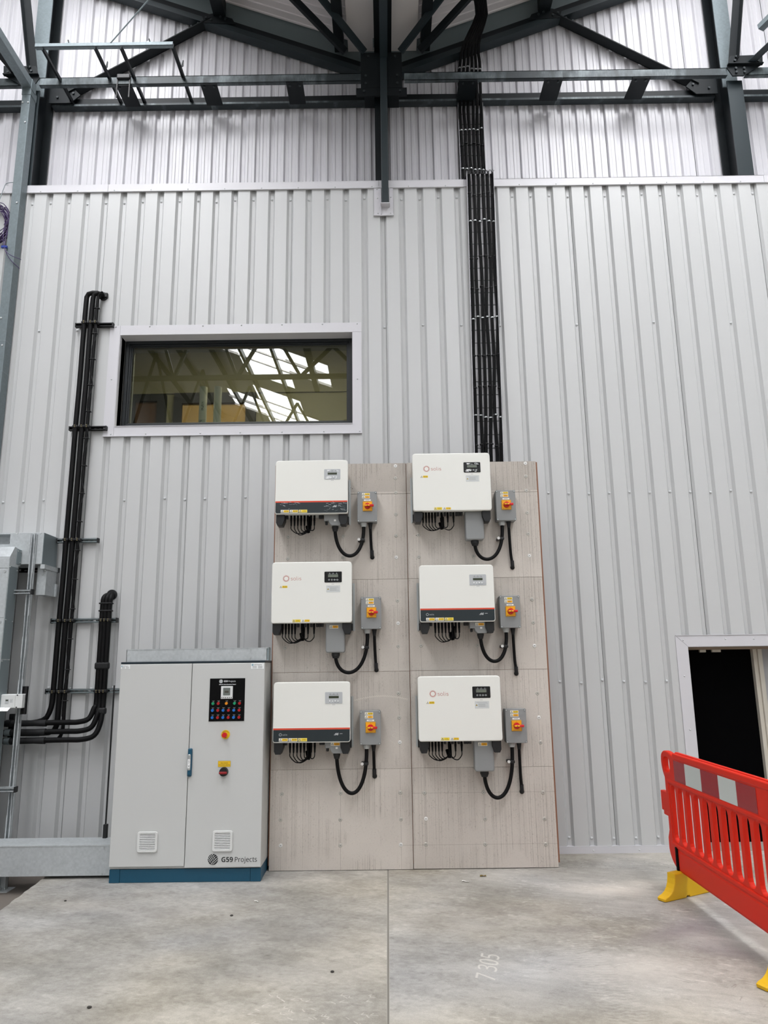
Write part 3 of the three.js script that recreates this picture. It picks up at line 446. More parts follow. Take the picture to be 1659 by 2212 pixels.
// ------------------------------------------------------------------ cable run on the wall: perforated tray and six black bundles
{
  const X = (y) => 0.855 + (y - 3.7) * 0.0115;        // the tray leans a little
  for (const [name, label, y0, y1, z, x0f, w] of [['cable_tray', 'white-edged cable tray on the lower wall behind the black cable bundles', 3.2, 6.86, 0.012, X, 0.285], ['cable_tray', 'upper cable tray on the gable wall behind the black cable bundles', 6.83, 8.62, UP + 0.01, () => 0.872, 0.285]]) {
    const t = thing(name, label, 'cable tray'), fl = [], fr = [];
    const n = Math.round((y1 - y0) / 0.14);
    for (let i = 0; i < n; i++) {
      const a = y0 + (y1 - y0) * i / n, b = y0 + (y1 - y0) * (i + 1) / n, x0 = x0f((a + b) / 2);
      mesh('tray_plate', box(x0, x0 + w, a + 0.007, b - 0.002, z, z + 0.002), M.flash, t);
    }
    for (const [k, arr] of [[0, fl], [1, fr]]) arr.push(bar(V(x0f(y0) + k * w, y0, z + 0.03), V(x0f(y1) + k * w, y1, z + 0.03), 0.06, 0.003, V(1, 0, 0)));
    mesh('tray_flange', fl, M.flash, t); mesh('tray_flange', fr, M.flash, t);
    mesh('tray_back', bar(V(x0f(y0) + w / 2, y0, z - 0.001), V(x0f(y1) + w / 2, y1, z - 0.001), 0.001, w, V(1, 0, 0)), M.core, t);
  }
  const ord = ['leftmost', 'second from the left', 'third from the left', 'fourth from the left', 'fifth from the left', 'rightmost'];
  for (let i = 0; i < 6; i++) {
    const t = thing('cable_bundle', `black cable bundle climbing the wall tray, ${ord[i]} of the six`, 'cables', [0, 0, 0], 'black cable bundles on the wall tray');
    const xl = (y) => X(y) + 0.026 + i * 0.0495, xu = 0.898 + i * 0.0465;
    const path = [[xl(3.2), 3.2, 0.034]];
    for (let y = 3.7; y < 6.7; y += 0.5) path.push([xl(y) + rr(-0.008, 0.008), y, 0.034 + rr(-0.002, 0.003)]);
    path.push([xl(6.7), 6.7, 0.036], [xl(6.8), 6.835, 0.035], [xu, 6.92, -0.14], [xu, 6.98, -0.29], [xu + 0.004, 7.15, -0.338]);
    for (const [y, z] of [[7.4, -0.34], [7.7, -0.335], [7.9, -0.29], [8.02, -0.258], [8.16, -0.256], [8.34, -0.262]]) path.push([xu + rr(-0.004, 0.004) - (i < 3 && y > 7.8 ? 0.012 : 0), y, z]);
    path.push([xu + 0.005, 8.5, -0.25], [xu * 0.8 + 0.21, 8.66, -0.19], [1.0 + i * 0.028, 8.78, -0.1], [1.075 + i * 0.022, 8.86, 0.06], [1.03 + i * 0.022, 8.88, 0.27], [0.97 + i * 0.022, 8.89, 0.7], [0.95 + i * 0.022, 8.9, 5]);    const g = [];
    for (let k = 0; k < 6; k++) {
      const a = k * 1.257 + i, R = k === 5 ? 0 : 0.0112;
      g.push(tube(path.map(([x, y, z], q) => { const w = a + q * 0.25; return y > 8.7 ? [x + R * Math.cos(w), y + R * Math.sin(w), z] : [x + R * Math.cos(w), y, z + R * 0.9 * Math.sin(w)]; }), 0.0068, 110, 6));
    }
    mesh('cables', g, M.cable, t);
    const tie = (y, bright) => { const up = y > 7, x = up ? xu : xl(y), z = y > 8 ? -0.254 : up ? -0.335 : 0.034; mesh('cable_tie', new THREE.CylinderGeometry(0.0198, 0.0198, bright ? 0.012 : 0.008, 14, 1).translate(x, y + rr(-0.02, 0.02), z), bright ? M.zinc : M.black, t); };
    for (const y of [6.27, 5.16, 4.09, 7.7, 7.18, 8.45]) tie(y, true);
    for (const y of [6.6, 5.85, 5.5, 4.75, 4.4, 3.8, 7.5]) tie(y, false);
    const tuft = []; for (let k = 0; k < 5; k++) tuft.push(tube([[xl(6.8) + rr(-0.018, 0.018), 6.83, 0.05], [xl(6.8) + rr(-0.024, 0.024), 6.865 + rr(0, 0.025), 0.05]], 0.0035, 3, 5)); mesh('tie_tails', tuft, M.black, t);
  }
}

// ------------------------------------------------------------------ galvanised post, trunking and purple cable coil at the far left
{
  const t = thing('galvanised_post', 'tall galvanised cable post at the left edge in front of the white wall', 'post', [-3.908, -0.12, 0]);
  mesh('post_casing', rbox(-0.046, 0.046, 0, 8.03, 0.018, 0.14, 0.004), M.galvPost, t);
  for (const y of [5.05, 4.72]) mesh('casing_joint', box(-0.047, 0.047, y, y + 0.004, 0.018, 0.1415), M.galvDark, t);
  mesh('cap', box(-0.05, 0.05, 7.95, 8.035, 0.016, 0.144), M.galvPost, t);
  const s = []; for (const [x, y] of [[0.02, 6.62], [-0.02, 5.3], [0.02, 5.0], [-0.03, 7.85], [0.03, 7.85], [0.02, 7.6]]) s.push(...bolts([[x, y]], 0.14, 0.009, 0.008)); mesh('screws', s, M.screw, t); stuff(t.children[t.children.length - 1]);
  const u = thing('galvanised_trunking', 'galvanised trunking running overhead from the post head towards the viewer', 'cable trunking', [-3.91, 7.92, 0.1]);
  mesh('trunking_casing', rbox(-0.05, 0.05, 0.0, 0.1, 0.02, 3.5, 0.004), M.galvPost, u);
  mesh('end_cap', box(-0.055, 0.055, -0.02, 0.105, -0.05, 0.045), M.galvPost, u);
  const d = thing('truss_chord', 'dark truss chord leaving the left gusset plate towards the viewer', 'steel beam', [-4.07, 8.17, 0.07]);
  mesh('chord_bar', bar(V(0, 0, 0), V(-0.35, 0.1, 1.6), 0.09, 0.05), M.steelShaded, d);
  const e = thing('truss_chord', 'grey truss chord leaving the right gusset plate towards the viewer', 'steel beam', [4.08, 8.19, 0.08]);
  mesh('chord_bar', angleBar(V(0, 0, 0), V(0.62, 0.05, 1.5), 0.085, 0.01, V(0, 1, 0), -1, 1), M.steel, e);
  const f = thing('galvanised_stub', 'cut end of a galvanised bar poking in at the upper right corner', 'steel bar', [4.19, 8.52, 0.17]);
  mesh('stub_bar', bar(V(0, 0, 0), V(0.28, 0.06, 0.6), 0.08, 0.06), M.galvPost, f);
}
{
  const t = thing('cable_coil', 'coil of thin purple cable hanging beside the galvanised post at the left edge', 'cable', [-4.13, 6.31, 0.05]);
  const loops = []; for (let k = 0; k < 16; k++) { const pts = [], ox = rr(-0.025, 0.025), oy = rr(-0.03, 0.03), R = rr(0.15, 0.2); for (let i = 0; i <= 18; i++) { const a = i / 18 * 6.283; pts.push([ox + (R - 0.03) * Math.cos(a) * 0.85, oy + R * 1.15 * Math.sin(a), rr(-0.02, 0.03)]); } loops.push(tube(pts, 0.0045, 40, 5)); }
  mesh('coil_loops', loops, M.purple, t);
  mesh('loose_tail', tube([[0.1, 0.1, 0.03], [0.155, -0.02, 0.05], [0.15, -0.2, 0.07], [0.18, -0.36, 0.12], [0.24, -0.44, 0.13], [0.34, -0.47, 0.08]], 0.004, 30, 5), M.purple, t);
  mesh('loose_tail', tube([[0.12, 0.05, 0.02], [0.11, -0.15, 0.05], [0.17, -0.34, 0.12], [0.24, -0.48, 0.12], [0.32, -0.56, 0.06]], 0.004, 30, 5), M.purple, t);
  mesh('tape', rbox(0.14, 0.2, -0.355, -0.33, 0.1, 0.125, 0.004), M.blueTape, t);
  mesh('hook_wire', tube([[-0.02, 0.2, 0.0], [0.03, 0.42, 0.0], [0.06, 0.49, 0.0], [0.17, 0.5, 0.0]], 0.004, 20, 5), M.galvDark, t);
}

// ------------------------------------------------------------------ black cables on support rails, left
const strut = (x0, x1, y, z, h = 0.041, d = 0.041) => { // slotted channel along x, open to the front
  const g = [box(x0, x1, y - h / 2, y - h / 2 + 0.003, z, z + d), box(x0, x1, y + h / 2 - 0.003, y + h / 2, z, z + d), box(x0, x1, y - h / 2, y - h / 2 + 0.010, z + d - 0.003, z + d), box(x0, x1, y + h / 2 - 0.010, y + h / 2, z + d - 0.003, z + d)];
  const back = rrect(x0, x1, y - h / 2, y + h / 2, 0); for (let x = x0 + 0.03; x < x1 - 0.05; x += 0.05) back.holes.push(rrect(x, x + 0.028, y - 0.006, y + 0.006, 0.005, THREE.Path)); g.push(ext(back, z, z + 0.003, 0, 3)); return g;
};
const cabA = (y) => -3.095 - (5.44 - y) * 0.0065, cabB = (y) => -3.028 - (5.44 - y) * 0.0075, cabC = (y) => -2.978 - (5.44 - y) * 0.007;
{
  const rails = [[-3.205, -2.826, 5.14, 'black rail across the three tall cables, the topmost of five', 1], [-3.185, -2.822, 4.022, 'black rail across the three tall cables, level with the window sill', 1], [-3.215, -2.826, 2.882, 'short grey slotted rail beside the galvanised box, across the tall cables', 0], [-3.21, -2.594, 2.112, 'long slotted rail carrying tall cables and the head of the short cable bundle', 0], [-3.208, -2.50, 1.463, 'long slotted rail ending behind the distribution cabinet, lowest of five', 0]];
  rails.forEach(([a, b, y, label, dark], i) => {
    const t = thing('support_rail', label, 'rail', [0, y, 0], 'cable support rails on the left wall');
    mesh('channel', strut(a, b, 0, 0.004), dark ? M.black : M.galvDark, t);
    mesh('end_cap', rbox(b - 0.006, b + 0.008, -0.023, 0.023, 0.002, 0.047, 0.003), M.black, t); mesh('end_cap', rbox(a - 0.008, a + 0.002, -0.023, 0.023, 0.002, 0.047, 0.003), M.black, t);
    const cl = [cabA(y), cabB(y), cabC(y)]; if (i >= 3) cl.push(-2.715, -2.685, -2.65);
    for (const x of cl) { const m = mesh('cable_cleat', [rbox(x - 0.026, x + 0.026, -0.012, 0.012, 0.05, 0.112, 0.006)], M.black, t); mesh('cleat_bolt', [new THREE.CylinderGeometry(0.005, 0.005, 0.012, 6).rotateX(Math.PI / 2).translate(x + 0.004, 0.007, 0.117), new THREE.CylinderGeometry(0.005, 0.005, 0.012, 6).rotateX(Math.PI / 2).translate(x + 0.004, -0.009, 0.116)], M.brass, m); }
  });
  const mk = (fn, r, name, label, tail, mat = M.cable) => {
    const t = thing('supply_cable', label, 'cable', [0, 0, 0]);
    const pts = [[-2.955 + (name === 'a' ? 0 : 0.004), 5.475, 0.0], [-2.965, 5.478, 0.06], [fn(5.44) + 0.05, 5.475, 0.085], [fn(5.44) + 0.008, 5.452, 0.085], [fn(5.40), 5.40, 0.085]];
    for (let y = 5.0; y > 1.5; y -= 0.5) pts.push([fn(y) + rr(-0.002, 0.002), y, 0.085]);
    mesh('cable_run', tube(pts.concat(tail), r, 120, 10), mat, t); return t;
  };
  mk(cabA, 0.0245, 'a', 'thick black cable on the left wall, leftmost of the three tall ones', [[cabA(1.45), 1.42, 0.085], [-3.135, 1.3, 0.085], [-3.17, 1.225, 0.085], [-3.27, 1.19, 0.085], [-3.5, 1.18, 0.088], [-4.2, 1.18, 0.09]]);
  mk(cabB, 0.0245, 'b', 'thick black cable on the left wall, middle of the three tall ones', [[cabB(1.45), 1.42, 0.085], [-3.062, 1.2, 0.085], [-3.075, 1.135, 0.085], [-3.13, 1.10, 0.085], [-3.4, 1.095, 0.088], [-4.2, 1.09, 0.09]]);
  const c = mk(cabC, 0.0165, 'c', 'thinner tied black cable on the left wall, rightmost of the three tall ones', [[cabC(1.45), 1.4, 0.085], [-3.005, 1.12, 0.085], [-3.02, 1.07, 0.085], [-3.08, 1.03, 0.085], [-3.4, 1.025, 0.088], [-4.2, 1.02, 0.09]]);
  const thin = [[-2.97, 5.46, 0.06]]; for (let y = 5.3; y > 1.1; y -= 0.14) thin.push([cabC(y) + (Math.round(y / 0.14) % 4 === 0 ? 0.012 : -0.014), y, 0.09]); mesh('thin_wire', tube(thin, 0.004, 160, 5), M.black, c);
  mesh('thin_wire', tube(thin.map(([x, y, z]) => [x + 0.012, y, z + 0.006]), 0.0035, 160, 5), M.black, c);
  for (let y = 5.3; y > 1.2; y -= 0.28) mesh('cable_tie', rbox(cabC(y) - 0.026, cabC(y) + 0.026, y - 0.004, y + 0.004, 0.066, 0.104, 0.003), M.black, c);
  const gr = thing('cable_entry', 'black gland where the three tall cables enter the wall beside the panel seam', 'gland', [-2.955, 5.475, 0]); mesh('gland_ring', [cylZ(0, 0, -0.002, 0.016, 0.045, 20), rbox(-0.05, 0.05, -0.02, 0.035, 0.0, 0.03, 0.01)], M.black, gr);
  // three cables of the short bundle, joined by sleeves and sweeping left
  const hs = [[-2.715, 1.188, 'topmost'], [-2.685, 1.110, 'middle'], [-2.650, 1.036, 'lowest']];
  hs.forEach(([x, y, w]) => {
    const t = thing('bundle_cable', `black cable sweeping left from the short bundle along the wall, ${w} of three`, 'cable');
    const r = 0.17 + (x + 2.715) * 0.4;
    mesh('cable_run', tube([[-4.2, y, 0.15], [-3.5, y, 0.15], [-3.2, y + 0.002, 0.15], [-2.95, y + 0.004, 0.15], [x - r * 0.75, y + 0.006, 0.15], [x - r * 0.22, y + r * 0.2, 0.14], [x - 0.004, y + r * 0.75, 0.115], [x, 1.36, 0.085], [x, 1.6, 0.085], [x, 2.0, 0.085], [x, 2.26, 0.085], [x + 0.004, 2.325, 0.075], [x * 0.6 - 2.665 * 0.4, 2.352, 0.03], [x * 0.4 - 2.665 * 0.6, 2.355, -0.03]], 0.0235, 130, 12), M.cable, t);
    mesh('heat_shrink', [new THREE.CylinderGeometry(0.03, 0.0265, 0.26, 16).rotateZ(Math.PI / 2).translate(-3.36, y, 0.15), new THREE.CylinderGeometry(0.0265, 0.031, 0.1, 16).rotateZ(Math.PI / 2).translate(-3.18, y, 0.15)], M.sleeve, t);
  });
  const sl = thing('cable_sleeve', 'black sleeve binding the short cable bundle halfway down', 'sleeve', [-2.683, 1.69, 0.085]); mesh('sleeve_wrap', rbox(-0.066, 0.066, -0.034, 0.034, -0.03, 0.03, 0.02, 4), M.sleeve, sl);
  const s2 = thing('cable_sleeve', 'black sleeve at the foot of the short cable bundle where it fans out', 'sleeve', [-2.683, 1.285, 0.09]); mesh('sleeve_wrap', rbox(-0.064, 0.064, -0.032, 0.032, -0.032, 0.03, 0.02, 4), M.sleeve, s2);
  const s3 = thing('cable_sleeve', 'broad black wrap around the head of the short cable bundle', 'sleeve', [-2.683, 2.24, 0.085]); mesh('sleeve_wrap', [rbox(-0.062, 0.062, 0.02, 0.035, -0.03, 0.03, 0.01, 3), rbox(-0.062, 0.062, -0.05, -0.035, -0.03, 0.03, 0.01, 3)], M.sleeve, s3);
  const ge = thing('cable_entry', 'black grommet where the short cable bundle enters the wall', 'gland', [-2.665, 2.355, 0]); mesh('gland_ring', cylZ(0, 0, -0.002, 0.014, 0.05, 20), M.black, ge);
}

// ------------------------------------------------------------------ galvanised busbar trunking and its frame, far left
{
  const b = thing('busbar_box', 'galvanised end box of the busbar at the left edge, touching the wall', 'metal box', [-3.228, 2.62, 0]);
  mesh('casing', [rbox(-0.315, 0, 0.0, 0.298, 0.0, 0.298, 0.003), box(-1.3, -0.315, 0.0, 0.19, 0.0, 0.298), box(-1.3, -0.315, 0.285, 0.298, 0, 0.298), box(-1.3, -0.315, 0.19, 0.285, 0, 0.18)], M.galv, b);
  mesh('end_plate', box(0.0, 0.003, 0.004, 0.294, 0.004, 0.294), M.galvDark, b);
  for (const [x, y] of [[-0.03, 0.292], [-0.25, 0.292]]) mesh('screw', bolts([[x, y]], 0.298, 0.008, 0.006)[0], M.screw, b);
  mesh('inner_bolt', bolts([[-0.36, 0.225]], 0.18, 0.016, 0.01)[0], M.bolt, b);
  const d = thing('busbar_duct', 'pale galvanised busbar duct with a chamfered elbow at the left edge', 'metal duct', [-3.42, 0.25, 0]);
  const prof = [[0.30, 2.50], [0.30, 2.35], [0.335, 2.345], [0.335, 0], [0.50, 0], [0.50, 2.414], [0.425, 2.515]];
  mesh('casing', extX(prof, -0.9, 0, 0.002), M.galv, d);
  for (const [y0, y1] of [[0.02, 1.50], [1.51, 1.86], [1.87, 2.30], [2.31, 2.40]]) mesh('cover_plate', rbox(-0.9, -0.004, y0, y1, 0.499, 0.504, 0.002), M.galv, d);
  for (const [y0, y1] of [[0.02, 1.50], [1.51, 2.33]]) mesh('side_plate', rbox(0, 0.003, y0, y1, 0.345, 0.49, 0.001), M.galvDark, d);
  mesh('side_plate', rbox(0.0, 0.004, 2.36, 2.5, 0.305, 0.385, 0.001), M.galvDark, d);
  const sc = []; for (const [y, z] of [[2.32, 0.49], [2.3, 0.36], [1.85, 0.48], [1.84, 0.36], [1.49, 0.48], [1.5, 0.36], [2.48, 0.32], [2.38, 0.32], [2.48, 0.375]]) sc.push(new THREE.CylinderGeometry(0.007, 0.007, 0.008, 6).rotateZ(Math.PI / 2).translate(0.006, y, z)); stuff(mesh('screws', sc, M.zinc, d));
  for (const [x, y] of [[-0.03, 1.83], [-0.04, 1.54], [-0.03, 2.28]]) mesh('bolt', bolts([[x, y]], 0.504, 0.012, 0.006)[0], M.zinc, d);
  const v = thing('strut_channel', 'tall galvanised strut channel in front of the wall beside the busbar duct', 'strut', [-3.304, -0.12, 0.30]);
  mesh('channel', [box(-0.0205, -0.0175, 0, 3.02, 0, 0.041), box(0.0175, 0.0205, 0, 3.02, 0, 0.041), box(-0.0205, 0.0205, 0, 3.02, 0, 0.003), box(-0.0205, -0.0105, 0, 3.02, 0.038, 0.041), box(0.0105, 0.0205, 0, 3.02, 0.038, 0.041)], M.galv, v);
  const arm = (x1, y, z, label) => { const t = thing('channel_bar', label, 'strut', [x1, y, z]); mesh('channel', strut(-0.6, 0, 0, 0, 0.041, 0.041), M.galv, t); mesh('end_cap', rbox(-0.004, 0.012, -0.024, 0.024, -0.003, 0.046, 0.003), M.black, t); };
  arm(-3.262, 2.357, 0.342, 'slotted horizontal strut arm crossing the tall strut below the busbar box'); arm(-3.256, 0.655, 0.342, 'slotted horizontal strut arm crossing the tall strut low down');
  const tb = thing('channel_bar', 'galvanised strut arm under the busbar box, reaching out from the wall', 'strut', [-3.215, 2.597, 0]); mesh('channel', [box(-0.0205, 0.0205, -0.02, 0.02, 0.003, 0.30), box(-0.02, 0.02, -0.022, -0.02, 0.01, 0.28)], M.galv, tb); mesh('end_cap', rbox(-0.024, 0.03, -0.024, 0.024, 0.0, 0.02, 0.003), M.black, tb); for (const z of [0.08, 0.24]) mesh('bolt', new THREE.CylinderGeometry(0.012, 0.012, 0.014, 6).translate(0, -0.03, z), M.zinc, tb);
  const wa = thing('channel_bar', 'dark strut rail on the wall seen between duct and tall strut', 'strut', [-3.36, 2.60, 0.0]); mesh('channel', strut(-0.2, 0.12, 0, 0.002), M.black, wa);
  const sb = thing('metal_casing', 'small galvanised casing hanging below the busbar box against the wall', 'metal box', [-3.245, 2.34, 0.0]); mesh('casing', [rbox(-0.045, 0.042, 0, 0.275, 0.02, 0.235, 0.002), box(0.042, 0.06, 0.0, 0.12, 0.02, 0.05)], M.galv, sb); mesh('screw', bolts([[0.005, 0.19]], 0.235, 0.009, 0.005)[0], M.zinc, sb);
  // controller and its booklet
  const c = thing('controller', 'small white controller box screwed to the tall strut', 'controller', [-3.335, 1.335, 0.345]);
  mesh('housing', [rbox(-0.115, 0.10, 0, 0.12, 0.0, 0.078, 0.006)], M.whitePlastic, c); mesh('cover', rbox(-0.105, 0.04, 0.004, 0.116, 0.07, 0.085, 0.003), M.whitePlastic, c);
  mesh('display', [rbox(-0.045, -0.012, 0.04, 0.08, 0.085, 0.087, 0.001)], M.dispGrey, c); mesh('lcd', box(-0.04, -0.018, 0.062, 0.074, 0.087, 0.0875), M.lcd, c);
  const bt = []; for (let i = 0; i < 3; i++) for (let j = 0; j < 2; j++) bt.push(rbox(0.0 + j * 0.012, 0.008 + j * 0.012, 0.05 + i * 0.011, 0.056 + i * 0.011, 0.085, 0.0875, 0.001)); stuff(mesh('keys', bt, M.dispGrey, c));
  for (const [x, y] of [[-0.108, 0.112], [0.055, 0.112], [0.055, 0.008], [-0.108, 0.008]]) mesh('screw', bolts([[x, y]], 0.078, 0.006, 0.004)[0], M.black, c);
  const pb = thing('booklet', 'white paper leaflet lying open on the controller cover', 'paper', [-3.375, 1.343, 0.432]); mesh('page', [box(-0.055, 0.0, 0, 0.0015, 0, 0.06), box(0.002, 0.05, 0, 0.0015, 0.004, 0.06)].map((g) => g.rotateX(0.5)), M.paper, pb);
  const st = thing('strut_stub', 'short strut stub holding the white controller box', 'strut', [-3.245, 1.28, 0.345]); mesh('channel', [box(-0.02, 0.02, 0, 0.24, 0, 0.012), box(-0.02, -0.014, 0, 0.24, 0, 0.03), box(0.014, 0.02, 0, 0.24, 0, 0.03)], M.black, st);
  const kb = thing('cable_bracket', 'black bracket at the left edge gripping the three sweeping cables', 'bracket', [-3.47, 1.0, 0.09]); mesh('bracket_bar', [rbox(-0.02, 0.03, 0, 0.27, 0.0, 0.03, 0.003)], M.black, kb); for (const y of [0.19, 0.11, 0.036]) mesh('gland', new THREE.CylinderGeometry(0.032, 0.032, 0.05, 10).rotateZ(Math.PI / 2).translate(0, y, 0.06), y > 0.15 ? M.black : M.galvDark, kb);
}
{ // floor trunking to the cabinet
  const t = thing('floor_trunking', 'wide galvanised trunking running along the floor into the cabinet', 'cable trunking', [-2.272, 0.024, 0]);
  mesh('trough', box(-2.4, 0, 0, 0.228, 0.36, 0.615), M.galv, t); mesh('lid', rbox(-2.4, 0, 0.222, 0.2355, 0.356, 0.6175, 0.0015), M.galv, t);
  for (const [x, y] of [[-0.09, 0.212], [-0.1, 0.012]]) mesh('screw', bolts([[x, y]], 0.615, 0.006, 0.006)[0], M.zinc, t);
  mesh('drain_plug', [cylY(-0.1, 0.5, -0.02, 0.0, 0.012), box(-0.3, -0.05, -0.024, 0.0, 0.37, 0.40)], M.black, t);
  const f = thing('trunking_stand', 'galvanised leg on a base plate holding up the floor trunking at the far left', 'leg', [-3.25, -0.12, 0.46]); mesh('post', [box(-0.03, 0.035, 0.006, 0.144, -0.03, -0.024), box(-0.03, -0.026, 0.006, 0.144, -0.03, 0.02), box(0.031, 0.035, 0.006, 0.144, -0.03, 0.02)], M.galv, f); mesh('base_plate', box(-0.09, 0.08, 0, 0.006, -0.07, 0.07), M.galv, f); mesh('bolt', cylY(0.0, 0.03, 0.006, 0.03, 0.01, 6), M.zinc, f);
  const e = thing('earth_bar', 'thin black upright bar behind the left edge of the distribution cabinet', 'bar', [-2.452, 0.259, 0.37]); mesh('bar_strip', rbox(-0.006, 0.006, 0, 1.26, 0, 0.012, 0.002), M.black, e); mesh('terminal_block', rbox(-0.012, 0.02, 0, 0.11, -0.005, 0.03, 0.003), M.black, e);
}

// ------------------------------------------------------------------ distribution cabinet
const globe = (c, x, y, r, fg, bg) => { // round emblem: a disc crossed by a net of curved lines and a sweeping band
  c.save(); c.beginPath(); c.arc(x, y, r, 0, 6.3); c.clip(); c.fillStyle = fg; c.fillRect(x - r, y - r, 2 * r, 2 * r); c.strokeStyle = bg; c.lineWidth = r * 0.07;
  for (let i = -3; i < 4; i++) { c.beginPath(); c.moveTo(x - r, y + i * r * 0.42 + r * 0.35); c.quadraticCurveTo(x, y + i * r * 0.42 - r * 0.7, x + r, y + i * r * 0.42 - r * 1.2); if (i < 2) c.stroke(); c.beginPath(); c.moveTo(x + i * r * 0.42 - r * 0.6, y - r); c.quadraticCurveTo(x + i * r * 0.42, y - r * 0.1, x + i * r * 0.42 + r * 0.8, y + r); if (i > -3 && i < 2) c.stroke(); }
  c.fillStyle = fg; c.beginPath(); c.moveTo(x - r * 0.35, y + r); c.quadraticCurveTo(x + r * 0.3, y + r * 0.1, x + r, y - r * 0.35); c.lineTo(x + r, y + r); c.fill(); c.strokeStyle = bg; c.lineWidth = r * 0.1; c.beginPath(); c.moveTo(x - r * 0.4, y + r); c.quadraticCurveTo(x + r * 0.25, y + r * 0.15, x + r, y - r * 0.4); c.stroke(); c.beginPath(); c.moveTo(x - r * 0.05, y + r * 0.9); c.quadraticCurveTo(x + r * 0.5, y + r * 0.5, x + r, y - r * 0.05); c.stroke(); c.restore();
};
{
  const t = thing('distribution_cabinet', 'tall light grey two-door electrical cabinet on a dark blue plinth', 'cabinet', [-1.662, 0, 0]), F = 0.745;
  mesh('plinth', [rbox(-0.603, -0.52, 0, 0.1, 0.66, F, 0.004), rbox(0.52, 0.603, 0, 0.1, 0.66, F, 0.004), box(-0.518, 0.518, 0.002, 0.098, F - 0.02, F - 0.004), box(-0.6, -0.59, 0.002, 0.1, 0.33, 0.7), box(0.588, 0.6, 0.002, 0.1, 0.33, 0.7), rbox(-0.603, -0.54, 0, 0.1, 0.32, 0.38, 0.004), rbox(0.54, 0.603, 0, 0.1, 0.32, 0.38, 0.004)], M.teal, t);
  mesh('carcass', rbox(-0.602, 0.602, 0.102, 1.70, 0.32, F - 0.002, 0.006), M.cabSide, t);
  mesh('top_edge', rbox(-0.606, 0.606, 1.70, 1.716, 0.315, F + 0.012, 0.003), M.tealDark, t);
  mesh('door', rbox(-0.603, -0.006, 0.122, 1.697, F, F + 0.02, 0.005), M.cab, t);
  const rd = mesh('door', rbox(-0.001, 0.603, 0.112, 1.697, F, F + 0.022, 0.005), M.cab, t), Z = F + 0.0225;
  const X = (x) => x + 1.662;
  // lock handle
  const hd = mesh('handle', [rbox(-0.016, 0.020, 0.80, 1.02, Z, Z + 0.022, 0.014, 4), rbox(-0.012, 0.016, 0.81, 0.86, Z + 0.01, Z + 0.034, 0.01, 4)], M.teal, t); hd.position.x = 0.01;
  mesh('handle_lever', rbox(-0.010, 0.012, 0.85, 0.975, Z + 0.018, Z + 0.036, 0.006, 3), M.zinc, hd);
  mesh('warning_print', flat(-0.009, 0.011, 0.868, 0.938, Z + 0.0364), ctexMat(64, 224, (c) => { c.fillStyle = '#e9eaea'; c.fillRect(0, 0, 64, 224); c.strokeStyle = '#111'; c.lineWidth = 6; c.beginPath(); c.moveTo(38, 20); c.lineTo(22, 60); c.lineTo(40, 66); c.lineTo(24, 110); c.stroke(); c.beginPath(); c.moveTo(10, 150); c.lineTo(54, 200); c.moveTo(54, 150); c.lineTo(10, 200); c.stroke(); }), hd);
  const pmat = (w, h, draw) => phys({ map: ctex(w, h, draw), roughness: 0.5, specularIntensity: 0.25 });
  // control panel
  const pn = mesh('control_panel', box(X(-1.511), X(-1.219), 1.229, 1.573, Z, Z + 0.003), M.black, t), pz = Z + 0.003;
  pn.material = pmat(1024, 1206, (c, w, h) => {
    c.fillStyle = '#050506'; c.fillRect(0, 0, w, h); c.fillStyle = '#e6e8e8'; globe(c, 320, 82, 52, '#dfe3e4', '#050506'); c.font = 'bold 66px sans-serif'; c.fillText('G59', 400, 104); c.font = '60px sans-serif'; c.fillText('Projects', 535, 104);
    c.font = 'bold 40px sans-serif'; c.textAlign = 'center'; c.fillText('G99 PV Distribution Panel', w / 2, 186);
    c.font = '20px sans-serif'; const S = w / 0.292, px = (x) => (x + 1.511) * S, py = (y) => (1.573 - y) * S;
    for (const [y, xs] of [[1.371, [-1.479, -1.435, -1.368, -1.301, -1.259]], [1.316, [-1.481, -1.437, -1.393, -1.349, -1.305, -1.261]], [1.259, [-1.481, -1.437, -1.393, -1.349, -1.305, -1.261]]]) for (const x of xs) { c.fillText('Inverter', px(x) + 8, py(y) - 68); c.fillText('Trip', px(x) + 8, py(y) - 46); }
  });
  { const g = pn.geometry, p = g.attributes.position, uv = g.attributes.uv; for (let i = 0; i < p.count; i++) uv.setXY(i, (p.getX(i) - X(-1.511)) / 0.292, (p.getY(i) - 1.229) / 0.344); }
  const ds = mesh('meter', rbox(X(-1.416), X(-1.318), 1.408, 1.510, pz, pz + 0.008, 0.003), M.whitePlastic, t); mesh('meter_screen', flat(X(-1.397), X(-1.339), 1.436, 1.496, pz + 0.0084), ctexMat(128, 128, (c) => { c.fillStyle = '#565c58'; c.fillRect(0, 0, 128, 128); c.fillStyle = '#6d736e'; c.fillRect(8, 8, 112, 112); c.fillStyle = '#4c4a42'; c.fillRect(28, 50, 72, 36); }, 0.2), ds);
  const mk = []; for (let i = 0; i < 6; i++) mk.push(rbox(X(-1.409) + i * 0.0155, X(-1.402) + i * 0.0155, 1.414, 1.421, pz + 0.008, pz + 0.010, 0.001)); stuff(mesh('meter_keys', mk, M.black, ds));
  const lampMats = { g: std(0x0a9060, 0.4), r: std(0xa80a12, 0.4), a: std(0xe08a08, 0.4), b: std(0x0c68bc, 0.4) };
  const lamp = (x, y, k) => { const l = mesh('indicator_lamp', [cylZ(X(x), y, pz, pz + 0.012, 0.0125, 18, 0.011)], lampMats[k], t); l.userData.label = { g: 'green lamp', r: 'red lamp', a: 'amber lamp', b: 'blue lamp' }[k]; mesh('bezel', new THREE.TorusGeometry(0.0128, 0.0018, 6, 18).translate(X(x), y, pz + 0.002), M.black, l); };
